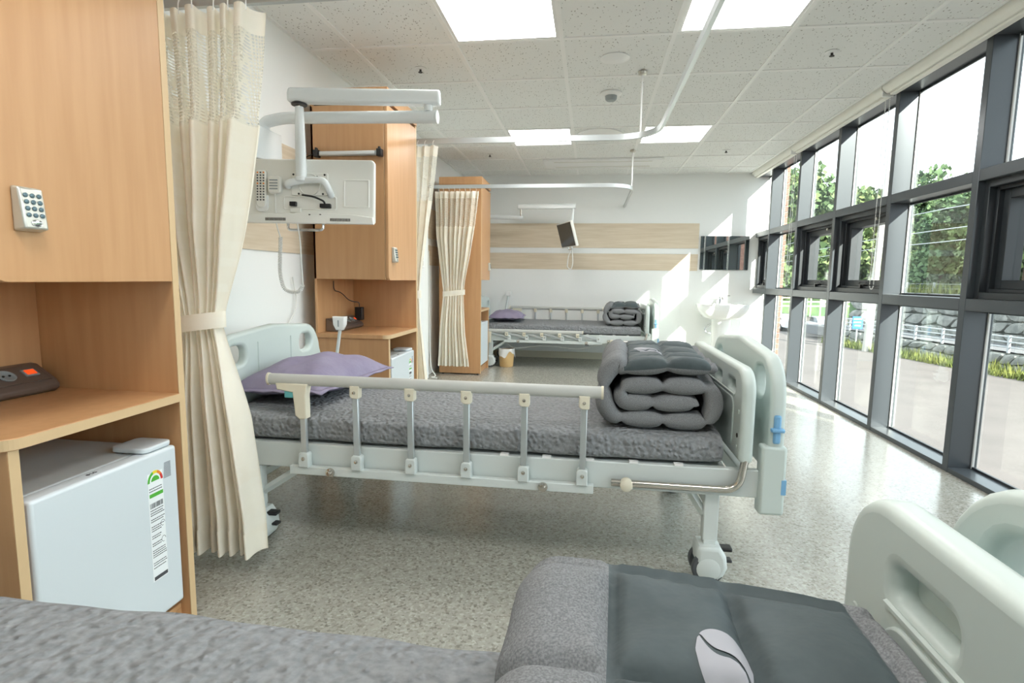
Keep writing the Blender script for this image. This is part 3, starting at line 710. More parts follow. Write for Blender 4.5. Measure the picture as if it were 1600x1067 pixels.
# ------------------------------------------------------------------ beds
def caster(e, x, y, s=1, flip=1):
    MB().box(x-0.021, x+0.021, y-0.021, y+0.021, 0.125, 0.15).build('caster_stem', M_frame, e, bevel=0.003)
    prof = [(-0.05, 0.075), (-0.05, 0.12), (-0.04, 0.134), (0.035, 0.134), (0.06, 0.1), (0.066, 0.06), (0.052, 0.03), (0.03, 0.012), (0.008, 0.03), (-0.015, 0.06)]
    h = plate('caster_hood', [(x+a*flip*0.9, b) for a, b in (prof if flip > 0 else prof[::-1])], [], 0.094, 0.014, 'xz', y, M_frame, e)
    for dy in (-0.033, 0.033):
        MB().lathe([(0.03, -0.011), (0.05, -0.011), (0.055, -0.006), (0.055, 0.006), (0.05, 0.011), (0.03, 0.011)], (x-0.004*flip, y+dy, 0.055), 24, 'y').build('wheel', M_rubber, e, smooth=True)
        MB().lathe([(0.04, -0.0135), (0.036, -0.0155), (0.0, -0.016)] if dy < 0 else [(0.04, 0.0135), (0.036, 0.0155), (0.0, 0.016)], (x-0.004*flip, y+dy, 0.055), 20, 'y').build('wheel_hub', M_frame, e, smooth=True)
    MB().box(x+0.03*flip, x+0.078*flip, y-0.018, y+0.018, 0.108, 0.122).build('brake_pedal', M_black, e, bevel=0.004)
    MB().box(x+0.055*flip, x+0.08*flip, y-0.016, y+0.016, 0.068, 0.078).build('release_pedal', M_black, e, bevel=0.004)

def side_rail(e, y, out, X, up=True, detail=True):
    """y = plane of the rail; out = -1 when it faces the camera side, +1 for the other side"""
    lean = 0.0 if up else -0.235
    zt = 0.63 if up else 0.405
    zb = 0.335
    yo = y+out*0.012
    MB().box(X(-1.085), X(0.03), y-0.012, y+0.012, 0.298, 0.33).build('rail_base', M_frame, e, bevel=0.003)
    pts = [(X(-1.155)+lean, yo, zt+0.024), (X(0.052)+lean, yo, zt+0.024)]
    tb = MB().tube(pts, 0.021, 14, ry=0.015, up=(0, 0, 1)).build('rail_tube', M_rail, e, smooth=True)
    for xx in (pts[0][0]+0.002, pts[1][0]-0.002):
        MB().tube([(xx-0.004, yo, zt+0.024), (xx+0.004, yo, zt+0.024)], 0.023, 14, ry=0.017).build('rail_end_cap', M_cream, e, smooth=True)
    for k in range(6):
        x = X(-1.024)+0.203*k
        p0 = Vector((x, y+out*0.006, zb+0.01)); p1 = Vector((x+lean, yo, zt+0.006))
        MB().tube([p0, p1], 0.0135, 4, ry=0.009, up=(1, 0, 1) if up else (0.3, 0, 1)).build('rail_post', M_alu, e) if False else None
        d = (p1-p0).normalized(); sx = Vector((d.z, 0, -d.x))*0.011; sy = Vector((0, 0.008, 0))
        MB().add([p0-sx-sy, p0+sx-sy, p0+sx+sy, p0-sx+sy, p1-sx-sy, p1+sx-sy, p1+sx+sy, p1-sx+sy],
                 [(3, 2, 1, 0), (4, 5, 6, 7), (0, 1, 5, 4), (1, 2, 6, 5), (2, 3, 7, 6), (3, 0, 4, 7)]).build('rail_post', M_alu, e, bevel=0.002, seg=1)
        if detail or up:
            plate('post_bracket', rr(x-0.02, x+0.018, 0.328, 0.385, (0.002, 0.002, 0.012, 0.012)), [], 0.034, 0.003, 'xz', y+out*0.004, M_frame, e, bres=1)
            MB().lathe([(0.007, 0), (0.006, 0.003), (0.0, 0.004)] if out > 0 else [(0.007, 0), (0.006, -0.003), (0.0, -0.004)], (x, y+out*0.021, 0.362), 10, 'y').build('screw', M_steel, e, smooth=True)
        if k == 0: continue
        xc = x+lean
        plate('tube_bracket', rr(xc-0.018, xc+0.018, zt-0.034, zt+0.012, (0.014, 0.006, 0.002, 0.002)), [], 0.03, 0.003, 'xz', yo, M_cream, e, bres=1)
        MB().lathe([(0.006, 0), (0.005, 0.003), (0.0, 0.004)] if out > 0 else [(0.006, 0), (0.005, -0.003), (0.0, -0.004)], (xc, yo+out*0.0155, zt-0.012), 10, 'y').build('screw', M_steel, e, smooth=True)
    xc = X(-1.024)+lean
    rb = plate('release_block', [(xc-0.095, zt+0.012), (xc-0.09, zt-0.012), (xc-0.03, zt-0.02), (xc-0.026, zt-0.06), (xc-0.022, zt-0.105), (xc-0.005, zt-0.118), (xc+0.02, zt-0.115), (xc+0.02, zt-0.03), (xc+0.028, zt+0.012)], [], 0.036, 0.004, 'xz', yo, M_cream, e, bres=1)
    MB().box(xc-0.065, xc-0.028, yo-0.013, yo+0.013, zt-0.042, zt-0.016).build('release_lever', M_teal, e, bevel=0.004)
    for xk in (-0.924, -0.143):
        MB().lathe([(0.0, 0), (0.017, 0), (0.016, 0.008), (0.009, 0.01), (0.008, 0.016), (0.0, 0.017)] if out > 0 else [(0.0, 0), (0.017, 0), (0.016, -0.008), (0.009, -0.01), (0.008, -0.016), (0.0, -0.017)], (X(xk), y+out*0.012, 0.314), 18, 'y').build('fixing_bolt', M_steel, e, smooth=True)

def bed(label, dx, y0, near_up, far_up, hide_far_rail=False, dz=0.0):
    W = 0.86; X = lambda v: v+dx; Y = lambda v: v+y0
    e = empty('hospital_bed', (X(-0.4), Y(W/2), 0), label, 'bed', 'hospital beds')
    # head board with two hand holes
    ol = [(Y(0.015), 0.30), (Y(W-0.015), 0.30), (Y(W-0.008), 0.5), (Y(W), 0.62)]
    ol += [(Y(W-0.012-0.13*(1-math.cos(a))), 0.62+0.17*math.sin(a)) for a in [PI/2*i/8 for i in range(1, 9)]]
    ol += [(Y(W*0.5), 0.812)]
    ol += [(Y(0.012+0.13*(1-math.cos(a))), 0.62+0.17*math.sin(a)) for a in [PI/2*i/8 for i in range(8, 0, -1)]]+[(Y(0), 0.62), (Y(0.008), 0.5)]
    holes = [rr(Y(c-0.058), Y(c+0.058), 0.662, 0.742, 0.036) for c in (0.16, W-0.16)]
    hb = plate('head_board', ol, [h[::-1] for h in holes], 0.042, 0.014, 'yz', X(-1.43), M_plas, e)
    for c in (0.3, W-0.3): MB().tube([(X(-1.409), Y(c), 0.53), (X(-1.409), Y(c), 0.745)], 0.004, 8).box(X(-1.411), X(-1.404), Y(c-0.008), Y(c+0.012), 0.524, 0.532).build('moulded_rib', M_plas, hb, smooth=True)
    MB().box(X(-1.411), X(-1.396), Y(W-0.115), Y(W-0.105), 0.52, 0.625).box(X(-1.411), X(-1.396), Y(W-0.09), Y(W-0.08), 0.52, 0.625).build('cable_clip', M_plas, hb, bevel=0.003)
    # inner foot board (folding board) with slots
    inner = rr(Y(-0.03), Y(W+0.03), 0.435, 0.748, (0.012, 0.012, 0.085, 0.085), 8)
    holes = [rr(Y(c-0.05), Y(c+0.05), 0.655, 0.69, 0.012)[::-1] for c in (0.125, 0.32, W-0.32, W-0.125)]
    fb = plate('foot_board', inner, holes, 0.044, 0.015, 'yz', X(0.522), M_plas, e, bres=3)
    plate('board_back', rr(Y(0.03), Y(W-0.03), 0.46, 0.725, 0.05), [], 0.012, 0.003, 'yz', X(0.533), M_plas, fb, bres=1)
    for a, b in ((0.07, W/2-0.02), (W/2+0.02, W-0.07)):
        plate('board_panel', rr(Y(a), Y(b), 0.46, 0.635, 0.04), [], 0.008, 0.003, 'yz', X(0.4995), M_plas, fb, bres=1)
    MB().tube([(X(0.5), Y(0.07), 0.645), (X(0.5), Y(W-0.07), 0.645)], 0.004, 6).build('moulded_rib', M_plas, fb, smooth=True)
    for zz in (0.48, 0.52, 0.6):
        for yy in (0.01, W-0.01): MB().lathe([(0.0, 0), (0.008, 0), (0.007, -0.002), (0, -0.002)], (X(0.4995), Y(yy), zz), 12, 'x').build('plug', M_hole if zz == 0.52 else M_plas, fb)
    # outer end board: arched bar with hand holds on two posts
    A, B = -0.018, W+0.018
    ol = [(Y(A), 0.265), (Y(0.075), 0.265), (Y(0.075), 0.40), (Y(W-0.075), 0.40), (Y(W-0.075), 0.265), (Y(B), 0.265), (Y(B), 0.50)]
    ol += [(Y(B-0.006-0.135*(1-math.cos(a))), 0.645+0.145*math.sin(a)) for a in [PI/2*i/8 for i in range(0, 9)]]
    ol += [(Y(W/2), 0.818)]
    ol += [(Y(A+0.006+0.135*(1-math.cos(a))), 0.645+0.145*math.sin(a)) for a in [PI/2*i/8 for i in range(8, -1, -1)]]+[(Y(A), 0.50)]
    h1 = [(Y(0.128)+0.062*math.copysign(abs(math.cos(t))**0.8, math.cos(t)), 0.69+0.05*math.copysign(abs(math.sin(t))**0.8, math.sin(t))) for t in [-2*PI*i/24 for i in range(24)]]
    h2 = [(Y(W)-(p-Y(0)), q) for p, q in h1]
    eb = plate('end_board', ol, [h1, h2[::-1]], 0.05, 0.015, 'yz', X(0.618), M_plas, e, bres=3)
    for yy, sg in ((0.0, -1), (W, 1)):
        MB().box(X(0.572), X(0.652), Y(yy)+sg*0.024, Y(yy)-sg*0.03, 0.262, 0.495).build('corner_post', M_plas, eb, bevel=0.01, seg=3)
        f = MB().box(X(0.604), X(0.626), Y(yy)+sg*0.026, Y(yy)+sg*0.01, 0.505, 0.60).build('latch', M_blue, eb, bevel=0.006)
        MB().box(X(0.594), X(0.636), Y(yy)+sg*0.034, Y(yy)+sg*0.014, 0.545, 0.558).build('latch_ring', M_blue, eb, bevel=0.004)
        MB().box(X(0.638), X(0.6535), Y(yy)+sg*0.0245, Y(yy)-sg*0.005, 0.335, 0.385).build('blue_sticker', M_blue, eb)
    # frame
    for yy in (0.0, W-0.03): MB().box(X(-1.405), X(0.575), Y(yy), Y(yy+0.03), 0.31, 0.405).build('side_beam', M_frame, e, bevel=0.004)
    for xx in (-1.39, -0.75, -0.1, 0.53): MB().box(X(xx), X(xx+0.04), Y(0.03), Y(W-0.03), 0.33, 0.38).build('cross_beam', M_frame, e, bevel=0.003)
    MB().box(X(-1.36), X(0.47), Y(0.03), Y(W-0.03), 0.385, 0.404).build('mattress_deck', M_frame, e)
    for xx, fl in ((-1.25, -1), (0.43, 1)):
        for yy in (0.025, W-0.025):
            MB().box(X(xx-0.025), X(xx+0.025), Y(yy-0.02), Y(yy+0.02), 0.145, 0.352).build('leg', M_frame, e, bevel=0.004)
            sgn = 1 if xx < 0 else -1
            a = Vector((X(xx+sgn*0.02), Y(yy), 0.2 if xx < 0 else 0.235)); b = Vector((X(xx+sgn*(0.2 if xx < 0 else 0.075)), Y(yy), 0.318))
            MB().tube([a, b], 0.015, 4, ry=0.012).build('brace', M_frame, e)
            caster(e, X(xx), Y(yy), 1, 1)
        MB().box(X(xx-0.015), X(xx+0.015), Y(0.04), Y(W-0.04), 0.25, 0.28).build('leg_bar', M_frame, e, bevel=0.003)
    # stainless mattress stops that carry the foot board
    for yy, sg in ((-0.018, -1), (W+0.018, 1)):
        P = bend([(X(0.09), Y(yy), 0.34), (X(0.508), Y(yy), 0.34), (X(0.522), Y(yy), 0.445)], 0.1, 10)
        MB().tube(P, 0.0125, 14).build('stop_tube', M_steel, e, smooth=True)
        MB().lathe([(0, sg*0.0), (0.021, sg*0.0), (0.021, sg*0.026), (0.012, sg*0.03), (0.0, sg*0.03)], (X(0.14), Y(yy), 0.34), 18, 'y').build('clamp', M_cream, e, smooth=True)
    for k in range(5): MB().box(X(-0.3+0.15*k), X(-0.27+0.15*k), Y(0.0), Y(0.02), 0.404, 0.412).build('deck_clip', M_white_g, e)
    MB().box(X(-0.158), X(-0.118), Y(0.002), Y(0.04), 0.285, 0.311).build('drain_bracket', M_black, e)
    # crank shaft and its lever links under the deck
    MB().cyl((X(-0.7), Y(W/2), 0.27), (X(0.56), Y(W/2), 0.28), 0.012).cyl((X(-0.3), Y(0.1), 0.3), (X(-0.3), Y(W-0.1), 0.3), 0.012).build('crank_shaft', M_frame, e, smooth=True)
    side_rail(e, Y(-0.022), -1, X, near_up)
    if not hide_far_rail: side_rail(e, Y(W+0.022), 1, X, far_up)
    # mattress
    x0, x1, ya, yb, z0, z1 = X(-1.385), X(0.462), Y(0.004), Y(W-0.004), 0.405, 0.512
    rnd = random.Random(int(y0*100)+5)
    def mp(u, v):
        # u round the loop of the section, v along the length: rounded box with soft sides
        sgn = lambda t: math.copysign(1, t)
        a = 2*PI*u; ca, sa = math.cos(a), math.sin(a); n = 9.0
        yy = sgn(ca)*abs(ca)**(2/n); zz = sgn(sa)*abs(sa)**(2/5.0)
        w = 2*v-1; endk = (1-abs(w)**26)**(1/5.0) if abs(w) < 1 else 0
        endk = max(endk, 0.0)
        x = (x0+x1)/2+(x1-x0)/2*w
        wob = 0.004*math.sin(9*x+3*u)+0.003*math.sin(23*x+2)+0.002*math.sin(41*x)
        yv = (ya+yb)/2+(yb-ya)/2*yy*(0.955+0.045*endk)
        if abs(yy) > 0.9: yv += wob*sgn(yy)*0.8
        zv = (z0+z1)/2+(z1-z0)/2*zz*(0.55+0.45*endk)
        if zz > 0.8: zv += 0.006*(1-yy*yy)+0.0015*math.sin(17*x)*math.cos(13*yv)
        return Vector((x, yv, zv))
    m = MB(); nu, nv = 96, 90
    def vmap(v):
        return v
    vs = [0, 0.002, 0.006, 0.012, 0.02, 0.03]+[0.03+0.94*i/70 for i in range(1, 71)]+[0.98, 0.988, 0.994, 0.998, 1.0]
    us = [i/nu for i in range(nu)]
    V = [mp(u, v) for v in vs for u in us]; F = []
    for j in range(len(vs)-1):
        for i in range(nu): F.append((j*nu+i, j*nu+(i+1) % nu, (j+1)*nu+(i+1) % nu, (j+1)*nu+i))
    F += [tuple(range(nu-1, -1, -1)), tuple((len(vs)-1)*nu+i for i in range(nu))]
    m.add(V, F); m.build('mattress', M_cover, e, smooth=True, angle=60)
    if dz:
        for ch in e.children:
            if ch.name.split('.')[0] not in ('leg', 'brace', 'leg_bar', 'caster_stem', 'caster_hood', 'wheel', 'wheel_hub', 'brake_pedal', 'release_pedal'): ch.location.z += dz
    return e
bed('hospital bed in the foreground, only its quilted mattress and foot boards in view', -0.175, -0.185, False, False, True, 0.045)
bed('hospital bed in the middle of the room with its side rail raised', 0.0, 1.86, True, False, True)
bed('hospital bed against the far wall with its near side rail folded down', 0.115, 6.235, False, True)

# ------------------------------------------------------------------ pillows
def pillow(label, c, sx, sy, h, xf):
    def fn(u, v):
        a = 2*u-1; b = 2*v-1
        return a, b
    m = MB(xf); N = 28
    top = []
    def pt(i, j, sgn):
        a, b = 2*i/N-1, 2*j/N-1
        pin = 1-0.10*(1-a*a)*0 ; ex_ = (1-abs(a)**2.6)**0.55*(1-abs(b)**2.6)**0.55 if abs(a) < 1 and abs(b) < 1 else 0
        x = sx/2*a*(1-0.06*(1-abs(b)**2)*0-0.05*abs(b)**6*0); x = sx/2*a*(1-0.05*(1-b*b)); y = sy/2*b*(1-0.05*(1-a*a))
        wr = 0.006*math.sin(7*a+5*b)*ex_+0.004*math.sin(13*a-9*b)*ex_
        return Vector((x, y, sgn*h/2*ex_*(1.25 if sgn > 0 else 0.75)+wr))
    V = [pt(i, j, 1) for j in range(N+1) for i in range(N+1)]+[pt(i, j, -1) for j in range(N+1) for i in range(N+1)]; w = N+1; F = []
    for j in range(N):
        for i in range(N):
            a = j*w+i; F.append((a, a+1, a+w+1, a+w)); b = a+w*w; F.append((b, b+w, b+w+1, b+1))
    m.add(V, F)
    e = empty('pillow', xf.translation, label, 'pillow', 'lavender pillows')
    o = m.build('cushion', M_purple, e, smooth=True, angle=180)
    # flange of the pillow case
    f = MB(xf); k = 40; ring = []
    for q in range(k):
        t = 4*q/k; sd = int(t); fr = t-sd; a, b = [(2*fr-1, -1), (1, 2*fr-1), (1-2*fr, 1), (-1, 1-2*fr)][sd]
        kx = 1-0.05*(1-b*b); ky = 1-0.05*(1-a*a)
        ring.append((Vector((sx/2*a*kx, sy/2*b*ky, 0)), Vector((sx/2*a*kx+0.02*a, sy/2*b*ky+0.02*b, 0.004*math.sin(3*q)-0.006))))
    f.add([p for r in ring for p in r], [(2*q, 2*((q+1) % k), 2*((q+1) % k)+1, 2*q+1) for q in range(k)])
    fo = f.build('flange', M_purple, e, smooth=True, angle=180)
    md = fo.modifiers.new('solid', 'SOLIDIFY'); md.thickness = 0.004
    return e
pillow('lavender pillow at the head of the middle bed', None, 0.40, 0.62, 0.15, T(-1.20, 2.27, 0.582) @ RZ(-4) @ RY(-2))
pillow('lavender pillow on the far bed beside the wooden cabinet', None, 0.40, 0.60, 0.115, T(-1.0, 6.62, 0.575) @ RZ(4) @ RY(0))

# ------------------------------------------------------------------ folded comforters
def comforter(label, xL, xR, y0, y1, zb, layers, th, emblem, skew=0.0, seed=1, bulge=0.0, yskew=0.0):
    """a quilt folded into a flat roll: one ribbon in the x-z plane swept along y"""
    rnd = random.Random(seed); w = xR-xL
    P = []
    def arc(cx, cz, r, a0, a1, n=8, sx=0.8):
        for i in range(n+1): a = a0+(a1-a0)*i/n; P.append((cx+sx*r*math.cos(a), cz+r*math.sin(a)))
    if layers == 4:
        zt, z2, z3, zb_ = 3.45*th, 2.42*th, 1.5*th, 0.5*th
        for i in range(13): P.append((w-0.02-(w-0.02-0.085)*i/12, zt-0.012*((i/12-0.45)*2)**2))
        r = (zt-zb_)/2; arc(0.085, (zt+zb_)/2, r, PI/2, 1.5*PI, 12, 0.62)
        for i in range(1, 11): P.append((0.085+(w-0.085-0.06)*i/11, zb_))
        r = (z2-zb_)/2; arc(w-0.06, (z2+zb_)/2, r, -PI/2, PI/2, 10, 0.62)
        for i in range(1, 9): P.append((w-0.06-(w-0.06-0.115)*i/9, z2))
        r = (z2-z3)/2; arc(0.115, (z2+z3)/2, r, PI/2, 1.5*PI, 6, 0.9)
        for i in range(1, 7): P.append((0.115+(w-0.075-0.115)*i/6, z3))
    else:
        zt, z2, zb_ = 2.45*th, 1.48*th, 0.5*th
        for i in range(15): P.append((w-0.015-(w-0.015-0.075)*i/14, zt))
        r = (zt-zb_)/2; arc(0.075, (zt+zb_)/2, r, PI/2, 1.5*PI, 12, 0.7)
        for i in range(1, 11): P.append((0.075+(w-0.075-0.05)*i/11, zb_))
        r = (z2-zb_)/2; arc(w-0.05, (z2+zb_)/2, r, -PI/2, PI/2, 8, 0.8)
        for i in range(1, 9): P.append((w-0.05-(w-0.05-0.12)*i/8, z2))
    # resample
    D = [0]
    for a, b in zip(P, P[1:]): D.append(D[-1]+math.hypot(b[0]-a[0], b[1]-a[1]))
    S = D[-1]; NS = 210; Q = []
    k = 0
    for i in range(NS+1):
        s = S*i/NS
        while k < len(D)-2 and D[k+1] < s: k += 1
        t = (s-D[k])/(D[k+1]-D[k]); Q.append(Vector((P[k][0]+(P[k+1][0]-P[k][0])*t, P[k][1]+(P[k+1][1]-P[k][1])*t)))
    stx = 0.127 if layers == 3 else 0.142; sty = 0.17
    NY = 84
    top_len = w-0.1
    vo, vi = [], []
    for j in range(NY+1):
        v = j/NY; y = y0+(y1-y0)*v
        edge = min(1.0, (min(v, 1-v)*(y1-y0))/0.035); ef = math.sqrt(max(0, 1-(1-edge)**2))
        for i, q in enumerate(Q):
            s = S*i/NS
            a, b = Q[max(i-1, 0)], Q[min(i+1, NS)]; t = (b-a).normalized(); n = Vector((t.y, -t.x))   # outward side first
            tip = min(1.0, min(s, S-s)/0.03); tf = math.sqrt(max(0, 1-(1-tip)**2))
            ps = abs(math.sin(PI*(s-0.022)/stx))**0.6; py = abs(math.sin(PI*(y-y0+0.06)/sty))**0.6
            puff = 0.5+0.52*min(ps, py)+0.06*(1-ps)*math.sin(150*y+4*math.sin(30*y))+0.06*(1-py)*math.sin(150*s+4*math.sin(30*s))
            h = th/2*puff*(0.30+0.70*ef)*(0.25+0.75*tf)
            ds = abs((s-0.022+stx/2) % stx-stx/2); dy_ = abs((y-y0+0.06+sty/2) % sty-sty/2)
            cr = 0.009*max(math.exp(-(ds/0.009)**2), math.exp(-(dy_/0.009)**2))*tf*ef
            off = 0.010*math.sin(2.1*y*6+s*3+seed)*0.6+0.004*math.sin(37*y+11*s)
            xx = xL+q.x+skew*(y-y0)+0.010*math.sin(5*y+seed)
            zz = zb+q.y+off*min(1, q.y/(2*th))*0.8-bulge*(abs(2*v-1)**3)*q.y/(3*th)
            yv = y+yskew*(q.x/w)*(v if yskew else 0)
            vo.append(Vector((xx+n.x*(h-cr), yv, zz+n.y*(h-cr)))); vi.append(Vector((xx-n.x*h, yv, zz-n.y*h)))
    wv = NS+1; m = MB(); V = vo+vi; F = []; mi = []; nO = len(vo)
    def slate(i):
        s = S*i/NS; return 0.022 < s < (0.277 if layers == 3 else 0.306)
    for j in range(NY):
        for i in range(NS):
            a = j*wv+i; F.append((a, a+1, a+wv+1, a+wv)); mi.append(1 if slate(i) else 0)
            b = a+nO; F.append((b, b+wv, b+wv+1, b+1)); mi.append(0)
    for i in range(NS):
        F.append((i, i+nO, i+nO+1, i+1)); mi.append(1 if slate(i) else 0)
        a = NY*wv+i; F.append((a, a+1, a+1+nO, a+nO)); mi.append(0)
    for j in range(NY):
        a = j*wv; F.append((a, a+wv, a+wv+nO, a+nO)); mi.append(0)
        a = j*wv+NS; F.append((a, a+nO, a+nO+wv, a+wv)); mi.append(0)
    m.v = V; m.f = [list(f) for f in F]; m.mi = mi
    e = empty('comforter', ((xL+xR)/2, (y0+y1)/2, zb), label, 'comforter', 'folded grey comforters')
    o = m.build('quilt', None, e, smooth=True, angle=75)
    o.data.materials.append(M_heather); o.data.materials.append(M_slate)
    # emblem printed on the top face
    bv = BVHTree.FromPolygons([tuple(p) for p in V], F)
    cx, cy, rx, ry, rot = emblem
    def drop(px, py):
        hit = bv.ray_cast(Vector((px, py, zb+1)), Vector((0, 0, -1)))
        return Vector((px, py, (hit[0].z if hit[0] else zb+3*th)+0.0012))
    def half(sg):
        L1, L2 = [], []; n = 22
        out = MB(); rows = 10; pts = []
        for i in range(n+1):
            t = -0.999+1.998*i/n                            # across the ellipse
            H = math.sqrt(max(0, 1-t*t)); g_ = -0.1*t-0.95*t**3; gap = 0.085
            a, b = (min(H, max(-H, g_+gap)), H) if sg > 0 else (-H, max(-H, min(H, g_-gap)))
            for r_ in range(rows+1):
                x = a+(b-a)*r_/rows; c, s_ = math.cos(rot), math.sin(rot)
                px, py = t*rx, x*ry; pts.append(drop(cx+px*c-py*s_, cy+px*s_+py*c))
        fs = [(i*(rows+1)+r_, i*(rows+1)+r_+1, (i+1)*(rows+1)+r_+1, (i+1)*(rows+1)+r_) for i in range(n) for r_ in range(rows)]
        out.add(pts, fs); oo = out.build('emblem', M_emblem, e, smooth=True, angle=180)
    half(1); half(-1)
    return e, drop
comforter('folded grey comforter with a slate top on the foreground bed', -0.11, 0.318, 0.02, 0.66, 0.56, 3, 0.047, (0.130, 0.483, 0.025, 0.04, -0.12), seed=4, yskew=-0.05)
comforter('folded grey comforter on the foot of the middle bed', 0.035, 0.462, 1.90, 2.52, 0.515, 4, 0.064, (0.23, 2.2, 0.028, 0.07, 0.7), skew=0.02, seed=2)
comforter('folded grey comforter on the foot of the far bed', 0.15, 0.575, 6.26, 6.9, 0.515, 4, 0.066, (0.34, 6.62, 0.03, 0.07, 0.5), skew=0.03, seed=6)

# ------------------------------------------------------------------ television of the middle bed
tv_arm = empty('tv_arm', (XL, 2.58, 1.70), 'white swing arm on the left wall holding the television over the middle bed', 'tv arm', 'television arms')
MB().prism([(XL, 2.45), (-1.60, 2.45), (-1.575, 2.49), (-1.575, 2.68), (-1.60, 2.72), (XL, 2.72)], 1.58, 1.735, 'xy').build('wall_bracket', M_arm, tv_arm, bevel=0.006)
MB().tube(bend([(-1.62, 2.6, 1.72), (-1.62, 2.6, 1.775), (-1.52, 2.6, 1.795), (-0.72, 2.52, 1.757)], 0.1, 8), 0.028, 16).build('lower_arm', M_arm, tv_arm, smooth=True)
MB().lathe([(0.028, 0), (0.03, 0.004), (0.03, 0.008), (0.0, 0.008)], (-0.722, 2.522, 1.757), 16, 'x').build('arm_cap', M_arm, tv_arm, smooth=True)
MB().cyl((-0.755, 2.515, 1.78), (-0.755, 2.515, 1.83), 0.02).build('pivot', M_arm, tv_arm, smooth=True)
MB().cyl((-0.755, 2.515, 1.825), (-0.755, 2.515, 1.86), 0.013).build('pivot_pin', M_steel, tv_arm, smooth=True)
ua = Vector((-0.70, 2.52, 0)); ub = Vector((-1.38, 2.42, 0)); d = (ub-ua).normalized(); sd = Vector((-d.y, d.x, 0))*0.032
def beam(z0, z1, zt):
    m = MB(); a, b = ua, ub
    pts = []
    for p in (a, b):
        for off, z in ((-1, z0), (1, z0), (1, zt), (0.55, z1), (-0.55, z1), (-1, zt)): pts.append(p+sd*off+Vector((0, 0, z)))
    return m.add(pts, [tuple(range(5, -1, -1)), tuple(range(6, 12))]+[(i, (i+1) % 6, (i+1) % 6+6, i+6) for i in range(6)])
beam(1.806, 1.872, 1.845).build('upper_arm', M_arm, tv_arm, bevel=0.012, seg=3)
PX, PYv = -1.335, 2.428
MB().cyl((PX, PYv, 1.785), (PX, PYv, 1.81), 0.015).build('pivot_pin', M_steel, tv_arm, smooth=True)
MB().lathe([(0.034, 0), (0.036, 0.006), (0.03, 0.012)], (PX, PYv, 1.797), 18).build('pivot_collar', M_black, tv_arm, smooth=True)
MB().tube([(PX, PYv, 1.79), (PX, PYv, 1.62), (PX, PYv, 1.50), (PX, PYv, 1.475)], [0.019, 0.023, 0.025, 0.022], 16).build('drop_pole', M_arm, tv_arm, smooth=True)
MB().lathe([(0.0, 0.006), (0.025, 0.006), (0.03, 0.0), (0.03, -0.012), (0.024, -0.018), (0, -0.018)], (PX, PYv, 1.475), 18).build('pole_foot', M_arm, tv_arm, smooth=True)
xf = T(-1.31, 2.47, 1.418) @ RZ(8) @ RX(-4)
MB(xf).tube(bend([(-0.02, -0.045, 0.045), (-0.09, -0.05, 0.03), (-0.1, -0.02, 0.025)], 0.03, 5), 0.017, 12).tube(bend([(-0.02, -0.045, 0.045), (0.08, -0.06, 0.045), (0.1, -0.05, 0.0), (0.1, -0.018, -0.02)], 0.035, 5), 0.015, 12).build('yoke', M_arm, tv_arm, smooth=True)
tv = empty('television', (-1.31, 2.47, 1.27), 'white television seen from behind, hanging over the middle bed', 'television', 'swing arm televisions')
plate('back_shell', rr(-0.30, 0.30, -0.145, 0.15, (0.012, 0.012, 0.02, 0.02)), [], 0.03, 0.008, 'xz', 0.0, M_tv, tv, xf)
plate('screen', rr(-0.28, 0.28, -0.125, 0.135, 0.004), [], 0.003, 0.0006, 'xz', 0.0165, M_screen, tv, xf, bres=0)
plate('mount_plate', rr(-0.085, 0.085, -0.02, 0.085, 0.008), [ell(0.0, 0.03, 0.006, 0.006, 10)[::-1]], 0.008, 0.002, 'xz', -0.019, M_tv, tv, xf, bres=1)
MB(xf).lathe([(0.052, 0), (0.05, -0.006), (0.047, -0.006), (0.046, -0.002)], (0.0, -0.022, 0.03), 28, 'y').build('turn_disc', M_tv2, tv, smooth=True)
for a, b in ((-0.075, 0.076), (0.07, 0.076), (-0.05, -0.012), (0.062, -0.012), (-0.03, 0.066), (0.035, 0.066)):
    MB(xf).lathe([(0.0, 0), (0.005, 0), (0.004, -0.003), (0, -0.003)], (a, -0.023, b), 10, 'y').build('screw', M_hole, tv)
plate('terminal_recess', rr(-0.125, 0.125, -0.085, -0.022, 0.01), [rr(-0.118, 0.118, -0.079, -0.028, 0.006)[::-1]], 0.006, 0.002, 'xz', -0.017, M_tv, tv, xf, bres=1)
plate('side_recess', rr(0.155, 0.277, -0.072, 0.058, 0.006), [rr(0.163, 0.269, -0.064, 0.05, 0.004)[::-1]], 0.006, 0.0025, 'xz', -0.017, M_tv, tv, xf, bres=1)
plate('base_lip', [(-0.30, -0.15), (0.30, -0.15), (0.296, -0.118), (0.2, -0.106), (0.0, -0.1), (-0.2, -0.106), (-0.296, -0.118)], [], 0.022, 0.004, 'xz', -0.024, M_tv, tv, xf, bres=1)
for a0 in (-0.2, 0.1):
    g = MB(xf)
    for k in range(14): g.box(a0+0.0068*k, a0+0.0068*k+0.0035, -0.037, -0.0345, -0.139, -0.126)
    g.build('vent', M_hole, tv)
for a, b in ((0.0, -0.108), (0.05, -0.107)): MB(xf).box(a, a+0.008, -0.037, -0.0345, b-0.004, b).build('fixing', M_hole, tv)
MB(xf).box(-0.09, -0.06, -0.035, -0.016, -0.07, -0.05).build('connector', M_black, tv, bevel=0.002)
MB(xf).box(0.05, 0.1, -0.035, -0.016, -0.076, -0.058).build('connector', M_black, tv, bevel=0.002)
MB(xf).tube(bend([(-0.03, -0.035, -0.02), (0.03, -0.05, -0.03), (0.075, -0.045, -0.05), (0.075, -0.03, -0.066)], 0.03, 5), 0.0045, 8).build('lead', M_black, tv, smooth=True)
